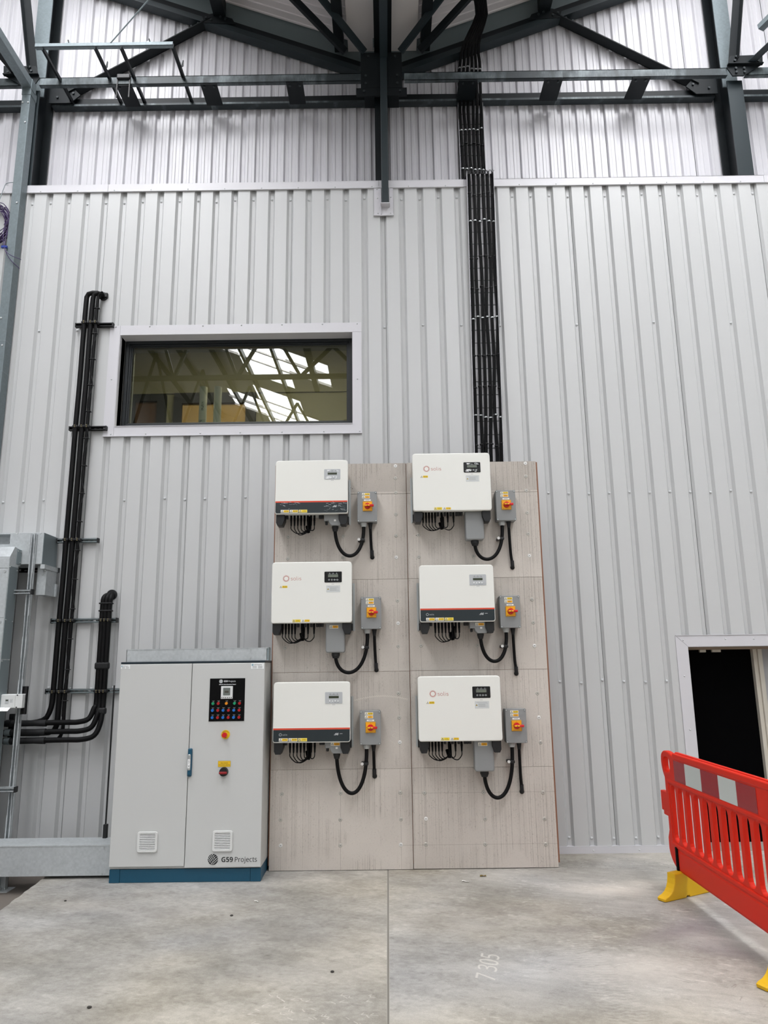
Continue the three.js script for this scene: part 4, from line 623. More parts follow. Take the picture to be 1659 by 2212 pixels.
  [[-1.479, 'g'], [-1.435, 'r'], [-1.368, 'a'], [-1.301, 'g'], [-1.259, 'r']].forEach(([x, k]) => lamp(x, 1.371, k));
  for (const y of [1.316, 1.259]) for (let i = 0; i < 6; i++) lamp(-1.481 + i * 0.044, y, i % 2 ? 'r' : 'b');
  // emergency stop, label, main switch
  const es = mesh('emergency_stop', cylZ(X(-1.368), 1.124, Z, Z + 0.004, 0.036, 32), std(0xe0b80c, 0.45), t);
  mesh('stop_print', flat(X(-1.368) - 0.034, X(-1.368) + 0.034, 1.09, 1.158, Z + 0.0044), ctexMat(256, 256, (c) => { c.clearRect(0, 0, 256, 256); c.fillStyle = '#2c2405'; c.font = 'bold 30px sans-serif'; c.textAlign = 'center'; const s = 'EMERGENCY'; for (let i = 0; i < s.length; i++) { c.save(); c.translate(128, 128); c.rotate((i - 4) * 0.24); c.fillText(s[i], 0, -90); c.restore(); } c.fillText('STOP', 128, 236); }, 0.5, true), es);
  mesh('push_button', [cylZ(X(-1.368), 1.124, Z + 0.004, Z + 0.03, 0.013), cylZ(X(-1.37), 1.122, Z + 0.028, Z + 0.048, 0.021, 24, 0.019)], M.red, es);
  mesh('warning_label', flat(X(-1.4225), X(-1.320), 0.871, 0.917, Z + 0.0012), ctexMat(512, 230, (c, w, h) => { c.fillStyle = '#e5b913'; c.fillRect(0, 0, w, h); c.strokeStyle = '#8a6e10'; c.lineWidth = 6; c.strokeRect(3, 3, w - 6, h - 6); c.fillStyle = '#2b2408'; c.textAlign = 'center'; c.font = 'bold 50px sans-serif'; c.fillText('Main Switch', w / 2, 100); c.font = 'bold 41px sans-serif'; c.fillText('Isolate Before Opening', w / 2, 168, w - 16); }), t);
  const ms = mesh('main_switch', [cylZ(X(-1.372), 0.834, Z, Z + 0.03, 0.036, 28, 0.033)], M.black, t); mesh('switch_grip', rbox(X(-1.372) - 0.031, X(-1.372) + 0.031, 0.820, 0.838, Z + 0.028, Z + 0.05, 0.005), M.redDark, ms);
  // vents
  for (const x of [-1.965, -1.366]) {
    const v = mesh('vent_grille', (() => { const s = rrect(X(x) - 0.081, X(x) + 0.081, 0.231, 0.387, 0.022); s.holes.push(rrect(X(x) - 0.061, X(x) + 0.061, 0.25, 0.368, 0.006, THREE.Path)); return ext(s, Z, Z + 0.012, 0.004, 5); })(), M.vent, t);
    mesh('vent_back', box(X(x) - 0.062, X(x) + 0.062, 0.249, 0.369, Z, Z + 0.001), M.ventDark, v);
    for (let i = 0; i < 9; i++) mesh('louvre', uvm(new THREE.BoxGeometry(0.124, 0.010, 0.003)).rotateX(-0.75).translate(X(x), 0.258 + i * 0.0128, Z + 0.006), M.vent, v);
  }
  mesh('company_logo', flat(X(-1.484), X(-1.066), 0.126, 0.222, Z + 0.0006), ctexMat(1024, 235, (c, w, h) => { c.clearRect(0, 0, w, h); globe(c, 112, 122, 100, '#14171a', '#c5c6c4'); c.fillStyle = '#14171a'; c.font = 'bold 128px sans-serif'; c.fillText('G59', 272, 172, 240); c.font = '124px sans-serif'; c.fillText('Projects', 528, 172, 486); }, 0.5, true), t);
  const maker = (w, h) => (c) => { c.fillStyle = '#e9ecec'; c.fillRect(0, 0, w, h); globe(c, h * 0.24, h * 0.3, h * 0.17, '#15708a', '#e9ecec'); c.fillStyle = '#222'; c.font = `bold ${Math.round(h * 0.24)}px sans-serif`; c.fillText('G59 Projects', h * 0.48, h * 0.38, w * 0.6); c.fillStyle = '#555'; for (let i = 0; i < 3; i++) { c.fillRect(w * 0.1, h * (0.52 + i * 0.14), w * 0.34, h * 0.05); c.fillRect(w * 0.54, h * (0.52 + i * 0.14), w * 0.34, h * 0.05); } };
  mesh('maker_label', flat(X(-2.262), X(-2.186), 1.660, 1.692, Z - 0.0012), ctexMat(256, 108, maker(256, 108)), t); mesh('maker_label', flat(X(-1.172), X(-1.065), 1.646, 1.695, Z + 0.0008), ctexMat(320, 150, maker(320, 150)), t);
  const g = thing('cabinet_trunking', 'galvanised trunking lying along the top of the cabinet', 'cable trunking', [-1.64, 1.716, 0]);
  mesh('trough', [box(-0.592, 0.590, 0.002, 0.105, 0.735, 0.74), box(-0.592, 0.604, 0.0, 0.003, 0.60, 0.74), box(-0.592, 0.604, 0.10, 0.106, 0.60, 0.742), box(-0.592, -0.588, 0, 0.105, 0.60, 0.74), box(-0.592, 0.604, 0, 0.105, 0.598, 0.602)], M.galv, g); mesh('end_plate', box(0.594, 0.608, 0.0, 0.108, 0.66, 0.735), M.galvDark, g);
  for (const [x, y] of [[0.455, 0.09], [0.455, 0.022], [-0.585, 0.055], [0.58, 0.06]]) mesh('screw', bolts([[x, y]], 0.74, 0.007, 0.004)[0], M.zinc, g);
}

// ------------------------------------------------------------------ mounting board
const BZ = 0.459, BX0 = -1.041, BX1 = 1.367, BH = 3.498;
const washers = [[0.065,3.471],[0.063,3.355],[0.065,3.218],[0.063,3.014],[0.061,2.816],[0.059,2.616],[-0.921,2.819],[-0.421,2.818],[-0.921,2.619],[-0.422,2.623],[1.271,3.480],[1.269,3.356],[1.267,3.220],[1.264,3.012],[1.262,2.815],[1.262,2.616],[0.265,2.818],[0.264,2.618],[0.758,2.618],[0.065,2.225],[0.066,2.026],[0.064,1.826],[-0.933,1.826],[1.264,2.222],[1.265,2.018],[1.265,1.815],[0.266,1.828],[0.763,1.825],[0.061,1.422],[0.062,1.220],[0.065,1.014],[0.062,0.605],[-0.942,0.605],[-0.443,0.607],[1.268,1.408],[1.269,1.205],[1.272,0.999],[1.270,0.593],[0.267,0.601],[0.767,0.600],[0.060,0.194],[0.269,0.195],[0.764,0.190],[1.270,0.184],[-0.949,0.401],[-0.946,0.199],[-0.446,0.396],[-0.446,0.194],[0.064,0.394],[1.270,0.384],[0.274,0.395],[0.772,0.389]];
{
  const W = 1408, H = 2048, S = W / (BX1 - BX0), SY = H / BH;
  const map = ctex(W, H, (c, w, h) => {
    const col = new Float32Array(w); for (let x = 0; x < w; x++) col[x] = vnoise(x / 3.2, 7.7) * 0.6 + vnoise(x / 1.5, 99) * 0.4;
    fill(c, w, h, (x, y) => {
      const X = BX0 + x / S, Y = BH - y / SY, left = X < 0.16 ? 1 : 0, row = Math.floor(Y / 0.807);
      const cloud = fbm(X * 2.2 + left * 40, Y * 2.2 + row * 11, 4) - 0.5, patch = fbm(X * 4 + 9 + row * 5, Y * 4 + left * 31, 4);
      const str = Math.max(0, col[x] - 0.5) * Math.max(0, Math.min(1, (patch - 0.38) * 5)) * (0.5 + vnoise(x / 2.2, y / 16)) * 78;
      const fleck = vnoise(x / 2.1, y / 5.5) > 0.86 ? 16 * patch * 2 : 0, edgeDirt = left ? Math.max(0, 1 - (0.157 - X) / 0.07) * patch * 34 : 0;
      const tone = [[4, -2, 3, 0, -16], [2, 5, -1, 4, -10]][1 - left][Math.min(4, Math.max(0, row))];
      const v = 188 + tone + 22 * cloud - str - fleck - edgeDirt + 7 * (vnoise(x / 1.3, y / 1.3) - 0.5);
      return [v + 8, v + 0.5, v - 8];
    });
    c.strokeStyle = 'rgba(96,88,80,0.5)'; c.lineWidth = 1.1;
    const px = (x) => (x - BX0) * S, py = (y) => (BH - y) * SY, line = (x0, y0, x1, y1) => { c.beginPath(); c.moveTo(px(x0), py(y0)); c.lineTo(px(x1), py(y1)); c.stroke(); };
    for (const [x, t, b] of [[-0.921, 2.98, 2.43], [-0.42, 2.9, 2.43], [0.063, 3.4, 1.62], [-0.935, 1.95, 1.6], [0.063, 1.6, 0], [-0.945, 0.8, 0], [-0.445, 0.8, 0], [1.267, 3.47, 0], [0.265, 2.9, 0], [0.765, 2.7, 1.6], [0.768, 0.8, 0]]) line(x, t, x, b);
    line(0.06, 0.19, BX1, 0.19); line(0.165, 0.6, BX1, 0.6);
    c.strokeStyle = 'rgba(226,220,208,0.75)'; c.lineWidth = 1.6; c.beginPath(); for (let i = 0; i < 60; i++) { const t = i / 59, x = -0.33 + t * 0.47, y = 1.367 + 0.035 * Math.sin(t * 3.0) + (i % 2 ? 0.006 : -0.006); c[i ? 'lineTo' : 'moveTo'](px(x), py(y)); } c.stroke();
    c.strokeStyle = 'rgba(222,216,204,0.45)'; for (let i = 0; i < 8; i++) line(0.0 + rr(-0.03, 0.04), 1.15 - i * 0.02, 0.02 + rr(-0.03, 0.05), 1.13 - i * 0.02);
    c.fillStyle = 'rgba(40,34,30,0.8)'; for (const [x, y] of [[-0.335, 3.26], [-0.35, 3.27], [0.245, 2.815], [-0.1, 1.8]]) { c.beginPath(); c.arc(px(x), py(y), 2.2, 0, 6.3); c.fill(); }
  });
  const cem = new THREE.MeshStandardMaterial({ map, roughness: 0.8 });
  const t = thing('mounting_board', 'beige cement-board panel that carries the six inverters and their switches', 'board', [0, 0, 0]);
  const sheetG = (x0, x1, y0, y1, dz = 0) => { const g = box(x0, x1, y0, y1, BZ - 0.014, BZ + dz); const p = g.attributes.position, uv = g.attributes.uv; for (let i = 0; i < p.count; i++) uv.setXY(i, (p.getX(i) - BX0) / (BX1 - BX0), p.getY(i) / BH); return g; };
  const rows = [[0.004, 0.800], [0.802, 1.610], [1.6125, 2.419], [2.4215, 3.206], [3.209, BH]];
  rows.forEach(([a, b], i) => { mesh('cement_sheet', sheetG(BX0, 0.160, a, b, i % 2 ? -0.001 : 0), cem, t); mesh('cement_sheet', sheetG(0.1655, BX1, a + 0.002, b + 0.002, i % 2 ? 0 : -0.0012), cem, t); });
  mesh('plywood_backing', [box(BX0 - 0.010, 0.163, 0.04, BH - 0.003, BZ - 0.034, BZ - 0.0145), box(0.163, BX1 + 0.015, 0.04, BH - 0.003, BZ - 0.034, BZ - 0.0145)], M.ply, t);
  mesh('frame_timber', [box(-0.9, -0.84, 0, 3.4, 0.3, BZ - 0.034), box(0.12, 0.2, 0, 3.4, 0.3, BZ - 0.034), box(1.15, 1.21, 0, 3.4, 0.3, BZ - 0.034), box(-0.9, 1.21, 0.9, 0.96, 0.04, 0.3), box(-0.9, 1.21, 2.7, 2.76, 0.06, 0.3)], M.softwood, t);
  washers.forEach(([x, y], i) => { const b = i % 5 === 0; const w = mesh('washer', [new THREE.CylinderGeometry(0.013, 0.0165, 0.003, 20).rotateX(Math.PI / 2).translate(x, y, BZ + 0.0015)], b ? M.washerBright : M.washer, t); mesh('screw', new THREE.CylinderGeometry(0.004, 0.004, 0.004, 8).rotateX(Math.PI / 2).translate(x, y, BZ + 0.0022), M.boxDark, w); });
}

// ------------------------------------------------------------------ prints shared by inverters and switches
const triangle = (c, x, y, s, fillc = '#f2c118') => { c.fillStyle = '#1a1710'; c.beginPath(); c.moveTo(x, y - s); c.lineTo(x + s * 1.08, y + s * 0.85); c.lineTo(x - s * 1.08, y + s * 0.85); c.closePath(); c.fill(); c.fillStyle = fillc; c.beginPath(); c.moveTo(x, y - s * 0.62); c.lineTo(x + s * 0.72, y + s * 0.64); c.lineTo(x - s * 0.72, y + s * 0.64); c.closePath(); c.fill(); c.fillStyle = '#1a1710'; c.beginPath(); c.moveTo(x + s * 0.12, y - s * 0.4); c.lineTo(x - s * 0.25, y + s * 0.2); c.lineTo(x + s * 0.02, y + s * 0.15); c.lineTo(x - s * 0.1, y + s * 0.6); c.lineTo(x + s * 0.3, y - s * 0.05); c.lineTo(x + s * 0.02, y); c.fill(); };
const sticker = (bg, yel, lines) => ctexMat(280, 100, (c, w, h) => { c.fillStyle = bg; c.fillRect(0, 0, w, h); c.fillStyle = yel; c.beginPath(); c.roundRect(96, 12, 176, 76, 16); c.fill(); triangle(c, 50, 52, 40, bg); c.fillStyle = '#3a2f08'; c.textAlign = 'center'; c.font = 'bold 25px sans-serif'; lines.forEach((s, i) => c.fillText(s, 184, 46 + i * 28, 160)); }, 0.5);
const ST = { danger: sticker('#eceadd', '#eea90c', ['Danger', '400 volts']), supply: sticker('#eceadd', '#e8c320', ['Dual supply', 'isolate both']), warn: sticker('#e3e2da', '#ecc21a', ['Warning', 'live d.c. cables']), warnY: sticker('#e6d98f', '#eccd2a', ['Caution', 'hot surface']) };
const sunRing = (c, x, y, r, col) => { c.strokeStyle = col; c.lineWidth = r * 0.055; for (let i = 0; i < 14; i++) { const a = i / 14 * 6.2832; c.save(); c.translate(x, y); c.rotate(a); c.beginPath(); c.moveTo(r * 0.66, -r * 0.16); c.lineTo(r, -r * 0.02); c.moveTo(r * 0.66, r * 0.16); c.lineTo(r * 0.92, r * 0.12); c.moveTo(r * 0.68, -r * 0.16); c.lineTo(r * 0.68, r * 0.16); c.stroke(); c.restore(); } c.beginPath(); c.arc(x, y, r * 0.64, 0, 6.3); c.stroke(); };
const solisLogo = (col, scale) => ctexMat(Math.round(560 * scale), Math.round(210 * scale), (c, w, h) => { c.clearRect(0, 0, w, h); c.scale(scale, scale); sunRing(c, 105, 105, 100, col); c.strokeStyle = col; c.lineWidth = 7.5; c.lineCap = 'round'; c.lineJoin = 'round'; const y0 = 92, y1 = 152;
  c.beginPath(); c.moveTo(285, 95); c.quadraticCurveTo(240, 82, 240, 106); c.quadraticCurveTo(242, 118, 264, 121); c.quadraticCurveTo(288, 124, 286, 140); c.quadraticCurveTo(280, 160, 240, 150); c.stroke();
  c.beginPath(); c.roundRect(312, 91, 62, 62, 28); c.stroke(); c.beginPath(); c.moveTo(404, 52); c.lineTo(404, 138); c.quadraticCurveTo(405, 153, 418, 153); c.stroke(); c.beginPath(); c.moveTo(446, 92); c.lineTo(446, 153); c.moveTo(446, 62); c.lineTo(446, 64); c.stroke();
  c.beginPath(); c.moveTo(525, 95); c.quadraticCurveTo(480, 82, 480, 106); c.quadraticCurveTo(482, 118, 504, 121); c.quadraticCurveTo(528, 124, 526, 140); c.quadraticCurveTo(520, 160, 480, 150); c.stroke(); }, 0.5, true);
const LOGO = { red: solisLogo('#b8452f', 1), white: solisLogo('#d8dcdc', 0.6) };
const sgLogo = ctexMat(420, 130, (c, w, h) => { c.clearRect(0, 0, w, h); c.fillStyle = '#e4e7e7'; c.save(); c.transform(1, 0, -0.35, 1, 60, 0); c.font = 'bold 118px sans-serif'; c.fillText('SG', 20, 108, 190); c.fillRect(-30, 92, 80, 14); c.fillRect(-4, 60, 50, 12); c.restore(); c.font = 'italic bold 42px sans-serif'; c.fillText('series', 250, 62); }, 0.5, true);
const filmGlareTex = ctexMat(640, 160, (c, w, h) => { c.clearRect(0, 0, w, h); c.strokeStyle = 'rgba(235,238,238,0.85)'; for (let i = 0; i < 46; i++) { const x = i < 20 ? rr(30, 200) : rr(430, 620), y = rr(8, 150); c.lineWidth = rr(0.8, 3.2); c.beginPath(); c.moveTo(x, y); c.quadraticCurveTo(x + rr(-16, 20), y + rr(-14, 14), x + rr(10, 40), y + rr(-10, 14)); c.stroke(); } }, 0.2, true);  // white streaks are glare on the clear film, drawn as colour
const dispPrint = (dark) => ctexMat(360, 235, (c, w, h) => { c.clearRect(0, 0, w, h); const k = dark ? '#c9cfcf' : '#4a4e50'; c.fillStyle = k; c.font = 'bold 15px sans-serif'; c.textAlign = 'center'; ['POWER', 'OPERATION', 'ALARM'].forEach((s, i) => { c.beginPath(); c.arc(108 + i * 72, 34, 6, 0, 6.3); c.fill(); c.fillText(s, 108 + i * 72, 58, 66); }); c.strokeStyle = k; c.lineWidth = 4; for (let i = 0; i < 4; i++) { c.beginPath(); c.arc(96 + i * 57, 178 + (i % 2) * (dark ? 0 : 6), 15, 0, 6.3); dark ? c.stroke() : 0; if (!dark) { c.fillStyle = '#e8eaea'; c.fill(); } c.fillStyle = k; c.fillText(['ESC', 'UP', 'DOWN', 'ENTER'][i], 96 + i * 57, dark ? 184 : 212, 48); } }, 0.4, true);
const DP = { dark: dispPrint(true), light: dispPrint(false) };
const glare = ctexMat(360, 235, (c, w, h) => { c.clearRect(0, 0, w, h); c.fillStyle = 'rgba(244,246,246,0.95)'; for (let i = 0; i < 26; i++) { c.beginPath(); c.ellipse(i % 2 ? rr(20, 170) : rr(30, 330), i % 3 ? rr(165, 220) : rr(14, 44), rr(8, 36), rr(3, 9), rr(-0.5, 0.5), 0, 6.3); c.fill(); } }, 0.1, true);  // light glinting off the display film, painted as near-white blobs
const nameTag = ctexMat(240, 44, (c, w, h) => { c.fillStyle = '#e9e9e6'; c.fillRect(0, 0, w, h); c.fillStyle = '#33363a'; c.font = 'bold 27px sans-serif'; c.textAlign = 'center'; c.fillText('INVERTER', w / 2, 32); }, 0.5);
const spec = ctexMat(360, 176, (c, w, h) => { c.fillStyle = '#cdd0cf'; c.fillRect(0, 0, w, h); c.strokeStyle = '#9aa09e'; c.lineWidth = 3; c.strokeRect(2, 2, w - 4, h - 4); triangle(c, 42, 92, 24, '#efc83a'); c.fillStyle = '#5c6160'; for (let i = 0; i < 5; i++) c.fillRect(84, 54 + i * 20, 250 - (i % 2) * 70, 5); c.fillRect(40, 28, 280, 4); }, 0.5);
const rotaryPlate = ctexMat(256, 256, (c, w, h) => { c.fillStyle = '#f2ab08'; c.fillRect(0, 0, w, h); c.strokeStyle = '#a87a08'; c.lineWidth = 8; c.strokeRect(4, 4, w - 8, h - 8); c.fillStyle = '#2a2208'; c.font = 'bold 26px sans-serif'; c.textAlign = 'center'; c.fillText('I', 128, 34); c.fillText('O', 22, 138); c.fillRect(24, 232, 34, 6); }, 0.45);

// ------------------------------------------------------------------ inverters (two kinds), rotary isolators, their cables
function plugs(t, xs, len, bundleX, depth, z) {  // DC plugs in a row under the unit with leads looping to one bundle
  xs.forEach((x, i) => {
    const p = mesh('cable_plug', [cylY(x, z, -0.045, 0.008, 0.0095, 12), cylY(x, z, -0.088, -0.04, 0.0065, 12, 0.0088)], M.blackMatt, t);
    const far = Math.abs(x - bundleX), sag = depth * (0.72 + 0.28 * Math.min(1, far / 0.12)) + rr(-0.006, 0.008);
    mesh('lead', tube([[x, -0.085, z], [x + 0.002 * Math.sign(bundleX - x), -0.12, z], [x + (bundleX - x) * 0.35, -sag, z + rr(-0.012, 0.012)], [x + (bundleX - x) * 0.75, -sag + 0.012, z - 0.012], [bundleX + rr(-0.012, 0.012), -sag * 0.72, z - 0.04], [bundleX + rr(-0.01, 0.01), -0.03, z - 0.08]], 0.0045, 36, 6), M.cable, p);
  });
  mesh('lead_bundle', [tube([[bundleX, 0, z - 0.05], [bundleX + 0.005, -0.07, z - 0.03], [bundleX, -depth * 0.9, z - 0.03], [bundleX - 0.02, -depth * 0.5, z - 0.06]], 0.012, 20, 7), tube([[bundleX + 0.012, -0.03, z - 0.04], [bundleX + 0.012, -depth * 0.8, z - 0.02]], 0.008, 8, 6)], M.blackMatt, t);
}
function foot(t, x, s, W) {
  mesh('corner_foot', [ext(poly([[-0.02, 0.0], [0.055, 0.0], [0.055, -0.045], [0.035, -0.095], [-0.008, -0.095], [-0.02, -0.07]].map(([a, b]) => [x + (s > 0 ? -a : a), b])), 0.10, 0.215, 0.004), box(x - 0.03, x + 0.03, -0.06, 0.0, 0.03, 0.1)], M.black, t);
}
function chassis(t, W, H, D) {
  mesh('heat_sink', [rbox(-W / 2 + 0.025, W / 2 - 0.025, 0.004, H - 0.02, 0.03, D - 0.045, 0.006), ...Array.from({ length: 14 }, (_, i) => box(-W / 2 + 0.05 + i * (W - 0.1) / 13.5, -W / 2 + 0.053 + i * (W - 0.1) / 13.5, H - 0.022, H - 0.008, 0.04, D - 0.06))], M.invSide, t);
  mesh('wall_bracket', [box(-W / 2 - 0.004, W / 2 + 0.006, 0.25, 0.30, 0.0, 0.012), ...[-1, 1].flatMap((s) => { const x = s * (W / 2 + 0.002); const sh = rrect(0.0, 0.36, 0, 0.03, 0); return [box(x - 0.003, x + 0.003, -0.06, 0.36, 0.0, 0.045), box(x - 0.012, x + 0.012, -0.06, 0.36, 0.0, 0.004)]; })], M.zinc, t);
}
function smallInverter(label, pos, film) {
  const W = 0.645, H = 0.49, D = 0.241, t = thing('solar_inverter', label, 'inverter', pos, undefined);
  chassis(t, W, H, D);
  mesh('front_cover', ext(rrect(-W / 2, W / 2, 0, H, [0.024, 0.024, 0.032, 0.032]), D - 0.05, D, 0.007, 8), M.inv, t);
  mesh('dark_band', ext(rrect(-W / 2 + 0.005, W / 2 - 0.005, 0.008, 0.104, [0.018, 0.018, 0, 0]), D - 0.002, D + 0.0012), M.band, t);
  mesh('red_stripe', box(-W / 2 + 0.004, W / 2 - 0.004, 0.104, 0.117, D - 0.002, D + 0.0012), M.orange, t);
  const z = D + 0.0018;
  if (!film) mesh('maker_logo', flat(-0.272, -0.198, 0.052, 0.080, z), LOGO.white, t);
  mesh('series_logo', flat(0.186, 0.266, 0.054, 0.079, z), sgLogo, t);
  if (film) mesh('film_painted_glints', flat(-0.312, 0.312, 0.012, 0.112, z + 0.0004), filmGlareTex, t).userData.label = 'creased clear film, its glare painted as pale streaks';
  [[-0.2695, ST.warn], [-0.19, ST.supply], [-0.11, ST.warnY]].forEach(([x, m]) => mesh('warning_label', flat(x, x + 0.074, 0.012, 0.038, z + 0.0006), m, t));
  const dp = mesh('display_panel', ext(rrect(0.112, 0.257, 0.311, 0.405, 0.008), D - 0.001, D + 0.002), M.dispGrey, t);
  mesh('lcd', rbox(0.143, 0.226, 0.354, 0.374, D + 0.001, D + 0.003, 0.001), M.lcd, dp); mesh('panel_print', flat(0.112, 0.257, 0.311, 0.405, D + 0.0026), DP.light, dp);
  if (film) mesh('film_painted_glints', flat(0.112, 0.257, 0.311, 0.405, D + 0.0034), glare, dp);
  mesh('name_tag', flat(0.16, 0.208, 0.298, 0.306, D + 0.0008), nameTag, t);
  for (const s of [-1, 1]) foot(t, s * (W / 2 - 0.028), s, W);
  plugs(t, Array.from({ length: 8 }, (_, i) => -0.188 + i * 0.0296), 0.09, -0.036, 0.165, 0.15);
  for (const x of [0.07, 0.09, -0.225]) mesh('port_cap', [rbox(x - 0.012, x + 0.012, -0.028, 0.005, 0.13, 0.165, 0.006)], M.black, t);
  const ac = mesh('terminal_cover', ext(poly([[0.108, 0.004], [0.262, 0.004], [0.262, -0.075], [0.250, -0.095], [0.175, -0.095], [0.155, -0.075], [0.147, -0.052], [0.108, -0.052]]), 0.085, 0.185, 0.006), M.boxGrey, t);
  if (!film) mesh('warning_label', flat(0.156, 0.232, -0.032, -0.006, 0.1854), ST.danger, ac);
  mesh('seal', [box(0.196, 0.214, -0.058, -0.042, 0.185, 0.1856)], M.washerBright, ac);
  mesh('cable_gland', [cylY(0.203, 0.135, -0.115, -0.092, 0.03, 12), cylY(0.203, 0.135, -0.142, -0.115, 0.021, 14, 0.028)], M.black, t); mesh('port_cap', rbox(0.115, 0.137, -0.082, -0.05, 0.12, 0.15, 0.006), M.black, t);
  return V(pos[0] + 0.203, pos[1] - 0.14, pos[2] + 0.135);
}
function largeInverter(label, pos, film) {
  const W = 0.695, H = 0.528, D = 0.241, t = thing('solar_inverter', label, 'inverter', pos, undefined);
  chassis(t, W, H, D);
  mesh('front_cover', ext(rrect(-W / 2, W / 2, 0, H, [0.026, 0.026, 0.034, 0.034]), D - 0.05, D, 0.009, 8), M.inv, t);
  const z = D + 0.0006;
  mesh('maker_logo', flat(-0.254, -0.082, 0.352, 0.4165, z), LOGO.red, t);
  mesh('warning_label', flat(-0.279, -0.208, 0.300, 0.325, z), ST.supply, t);
  mesh('warning_label', flat(-0.163, -0.092, 0.008, 0.033, z), ST.warnY, t); mesh('warning_label', flat(-0.084, -0.013, 0.008, 0.033, z), ST.warn, t);
  const dp = mesh('display_panel', ext(rrect(0.110, 0.260, 0.346, 0.440, 0.008), D - 0.001, D + 0.002), M.dispBlack, t);
  mesh('lcd', rbox(0.141, 0.228, 0.391, 0.413, D + 0.001, D + 0.003, 0.001), M.lcdGrey, dp); mesh('panel_print', flat(0.110, 0.260, 0.346, 0.440, D + 0.0026), DP.dark, dp);
  if (film) mesh('film_painted_glints', flat(0.112, 0.258, 0.348, 0.438, D + 0.0034), glare, dp).userData.label = 'crumpled film with painted bright glints';
  mesh('name_tag', flat(0.160, 0.205, 0.327, 0.335, z), nameTag, t); mesh('rating_label', flat(0.128, 0.245, 0.262, 0.319, z), spec, t);
  for (const s of [-1, 1]) foot(t, s * (W / 2 - 0.03), s, W);
  plugs(t, [-0.258, -0.231, -0.204, -0.177, -0.150, -0.092, -0.038, 0.014], 0.08, -0.088, 0.16, 0.15);
  for (const x of [-0.125, -0.062, -0.01, 0.042, 0.062, 0.085]) mesh('port_cap', [rbox(x - 0.011, x + 0.011, -0.03, 0.005, 0.13, 0.165, 0.006)], M.black, t);
  const ac = mesh('terminal_cover', ext(rrect(0.116, 0.280, -0.25, 0.004, [0.022, 0.022, 0.004, 0.004]), 0.07, 0.175, 0.012, 6), M.boxGrey, t);
  if (!film) mesh('warning_label', flat(0.150, 0.226, -0.045, -0.017, 0.1756), ST.danger, ac);
  mesh('cable_gland', [cylY(0.2, 0.12, -0.275, -0.247, 0.036, 12), cylY(0.2, 0.12, -0.297, -0.275, 0.026, 14, 0.034)], M.black, t);
  return V(pos[0] + 0.2, pos[1] - 0.293, pos[2] + 0.12);
}
function isolator(label, pos) {
  const t = thing('isolator_switch', label, 'switch', pos), W = 0.178, H = 0.28;
  mesh('base_box', rbox(-W / 2 + 0.002, W / 2 - 0.002, 0.002, H - 0.002, 0.0, 0.062, 0.008), M.boxDark, t);
  mesh('lid', (() => ext(rrect(-W / 2, W / 2, 0, H, 0.010), 0.064, 0.119, 0.005, 4))(), M.boxGrey, t);
  for (const x of [-0.078, 0.078]) for (const y of [0.011, H - 0.011]) { const p = mesh('corner_screw', cylZ(x, y, 0.105, 0.1215, 0.0105, 16), M.boxDark, t); mesh('screw_head', cylZ(x, y, 0.12, 0.1228, 0.0065, 12), M.zinc, p); }
  mesh('warning_label', flat(-0.045, 0.025, 0.243, 0.266, 0.1196), ST.supply, t); mesh('warning_label', flat(-0.045, 0.025, 0.216, 0.239, 0.1196), ST.danger, t); mesh('name_tag', flat(-0.029, 0.033, 0.193, 0.206, 0.1196), nameTag, t);
  const p = mesh('rotary_plate', rbox(-0.040, 0.046, 0.098, 0.187, 0.119, 0.128, 0.003), M.yellow, t); mesh('plate_print', flat(-0.038, 0.044, 0.1, 0.185, 0.1284), rotaryPlate, p);
  const k = mesh('rotary_knob', [cylZ(0.003, 0.142, 0.128, 0.150, 0.027, 24, 0.025), rbox(-0.004, 0.060, 0.132, 0.152, 0.140, 0.170, 0.005, 3)], M.red, t); mesh('knob_insert', rbox(-0.020, 0.024, 0.136, 0.149, 0.148, 0.1715, 0.003), M.yellow, k); mesh('lock_hole', cylZ(0.003, 0.1425, 0.17, 0.1722, 0.004, 10), M.black, k);
  mesh('cable_gland', [cylY(-0.034, 0.062, -0.016, 0.004, 0.031, 8), cylY(-0.034, 0.062, -0.036, -0.016, 0.023, 16, 0.03)], M.glandGrey, t);
  mesh('cable_boot', [cylY(0.026, 0.062, -0.006, 0.002, 0.022, 16), cylY(0.026, 0.062, -0.055, -0.004, 0.0135, 16, 0.021)], M.rubber, t);
}
function loopCable(label, S, E, low) {
  const t = thing('flexible_cable', label, 'cable');
  let a = low - 1, b = low; const yAt = (c) => { let m = 9; for (let i = 0; i <= 60; i++) { const q = i / 60; m = Math.min(m, (1 - q) ** 3 * S.y + q ** 3 * E.y + (1 - (1 - q) ** 3 - q ** 3) * c); } return m; };
  for (let i = 0; i < 30; i++) { const m = (a + b) / 2; yAt(m) > low ? (b = m) : (a = m); }
  const z = (S.z + E.z) / 2, curve = new THREE.CubicBezierCurve3(S, V(S.x + 0.02, a, z), V(E.x + 0.004, a, z), E);
  mesh('cable_run', new THREE.TubeGeometry(curve, 70, 0.0155, 14), M.cable, t);
  let q = 0.8, p = curve.getPoint(q); for (q = 0.6; q < 1; q += 0.005) { p = curve.getPoint(q); if (p.y > E.y - 0.125) break; }
  const c = mesh('saddle_clip', [rbox(p.x - 0.042, p.x + 0.020, p.y - 0.012, p.y + 0.012, BZ + 0.001, p.z + 0.019, 0.006)], M.black, t);
  mesh('clip_bolt', [cylZ(p.x - 0.032, p.y + 0.002, p.z + 0.018, p.z + 0.024, 0.0125, 18)], M.washerBright, c);
}
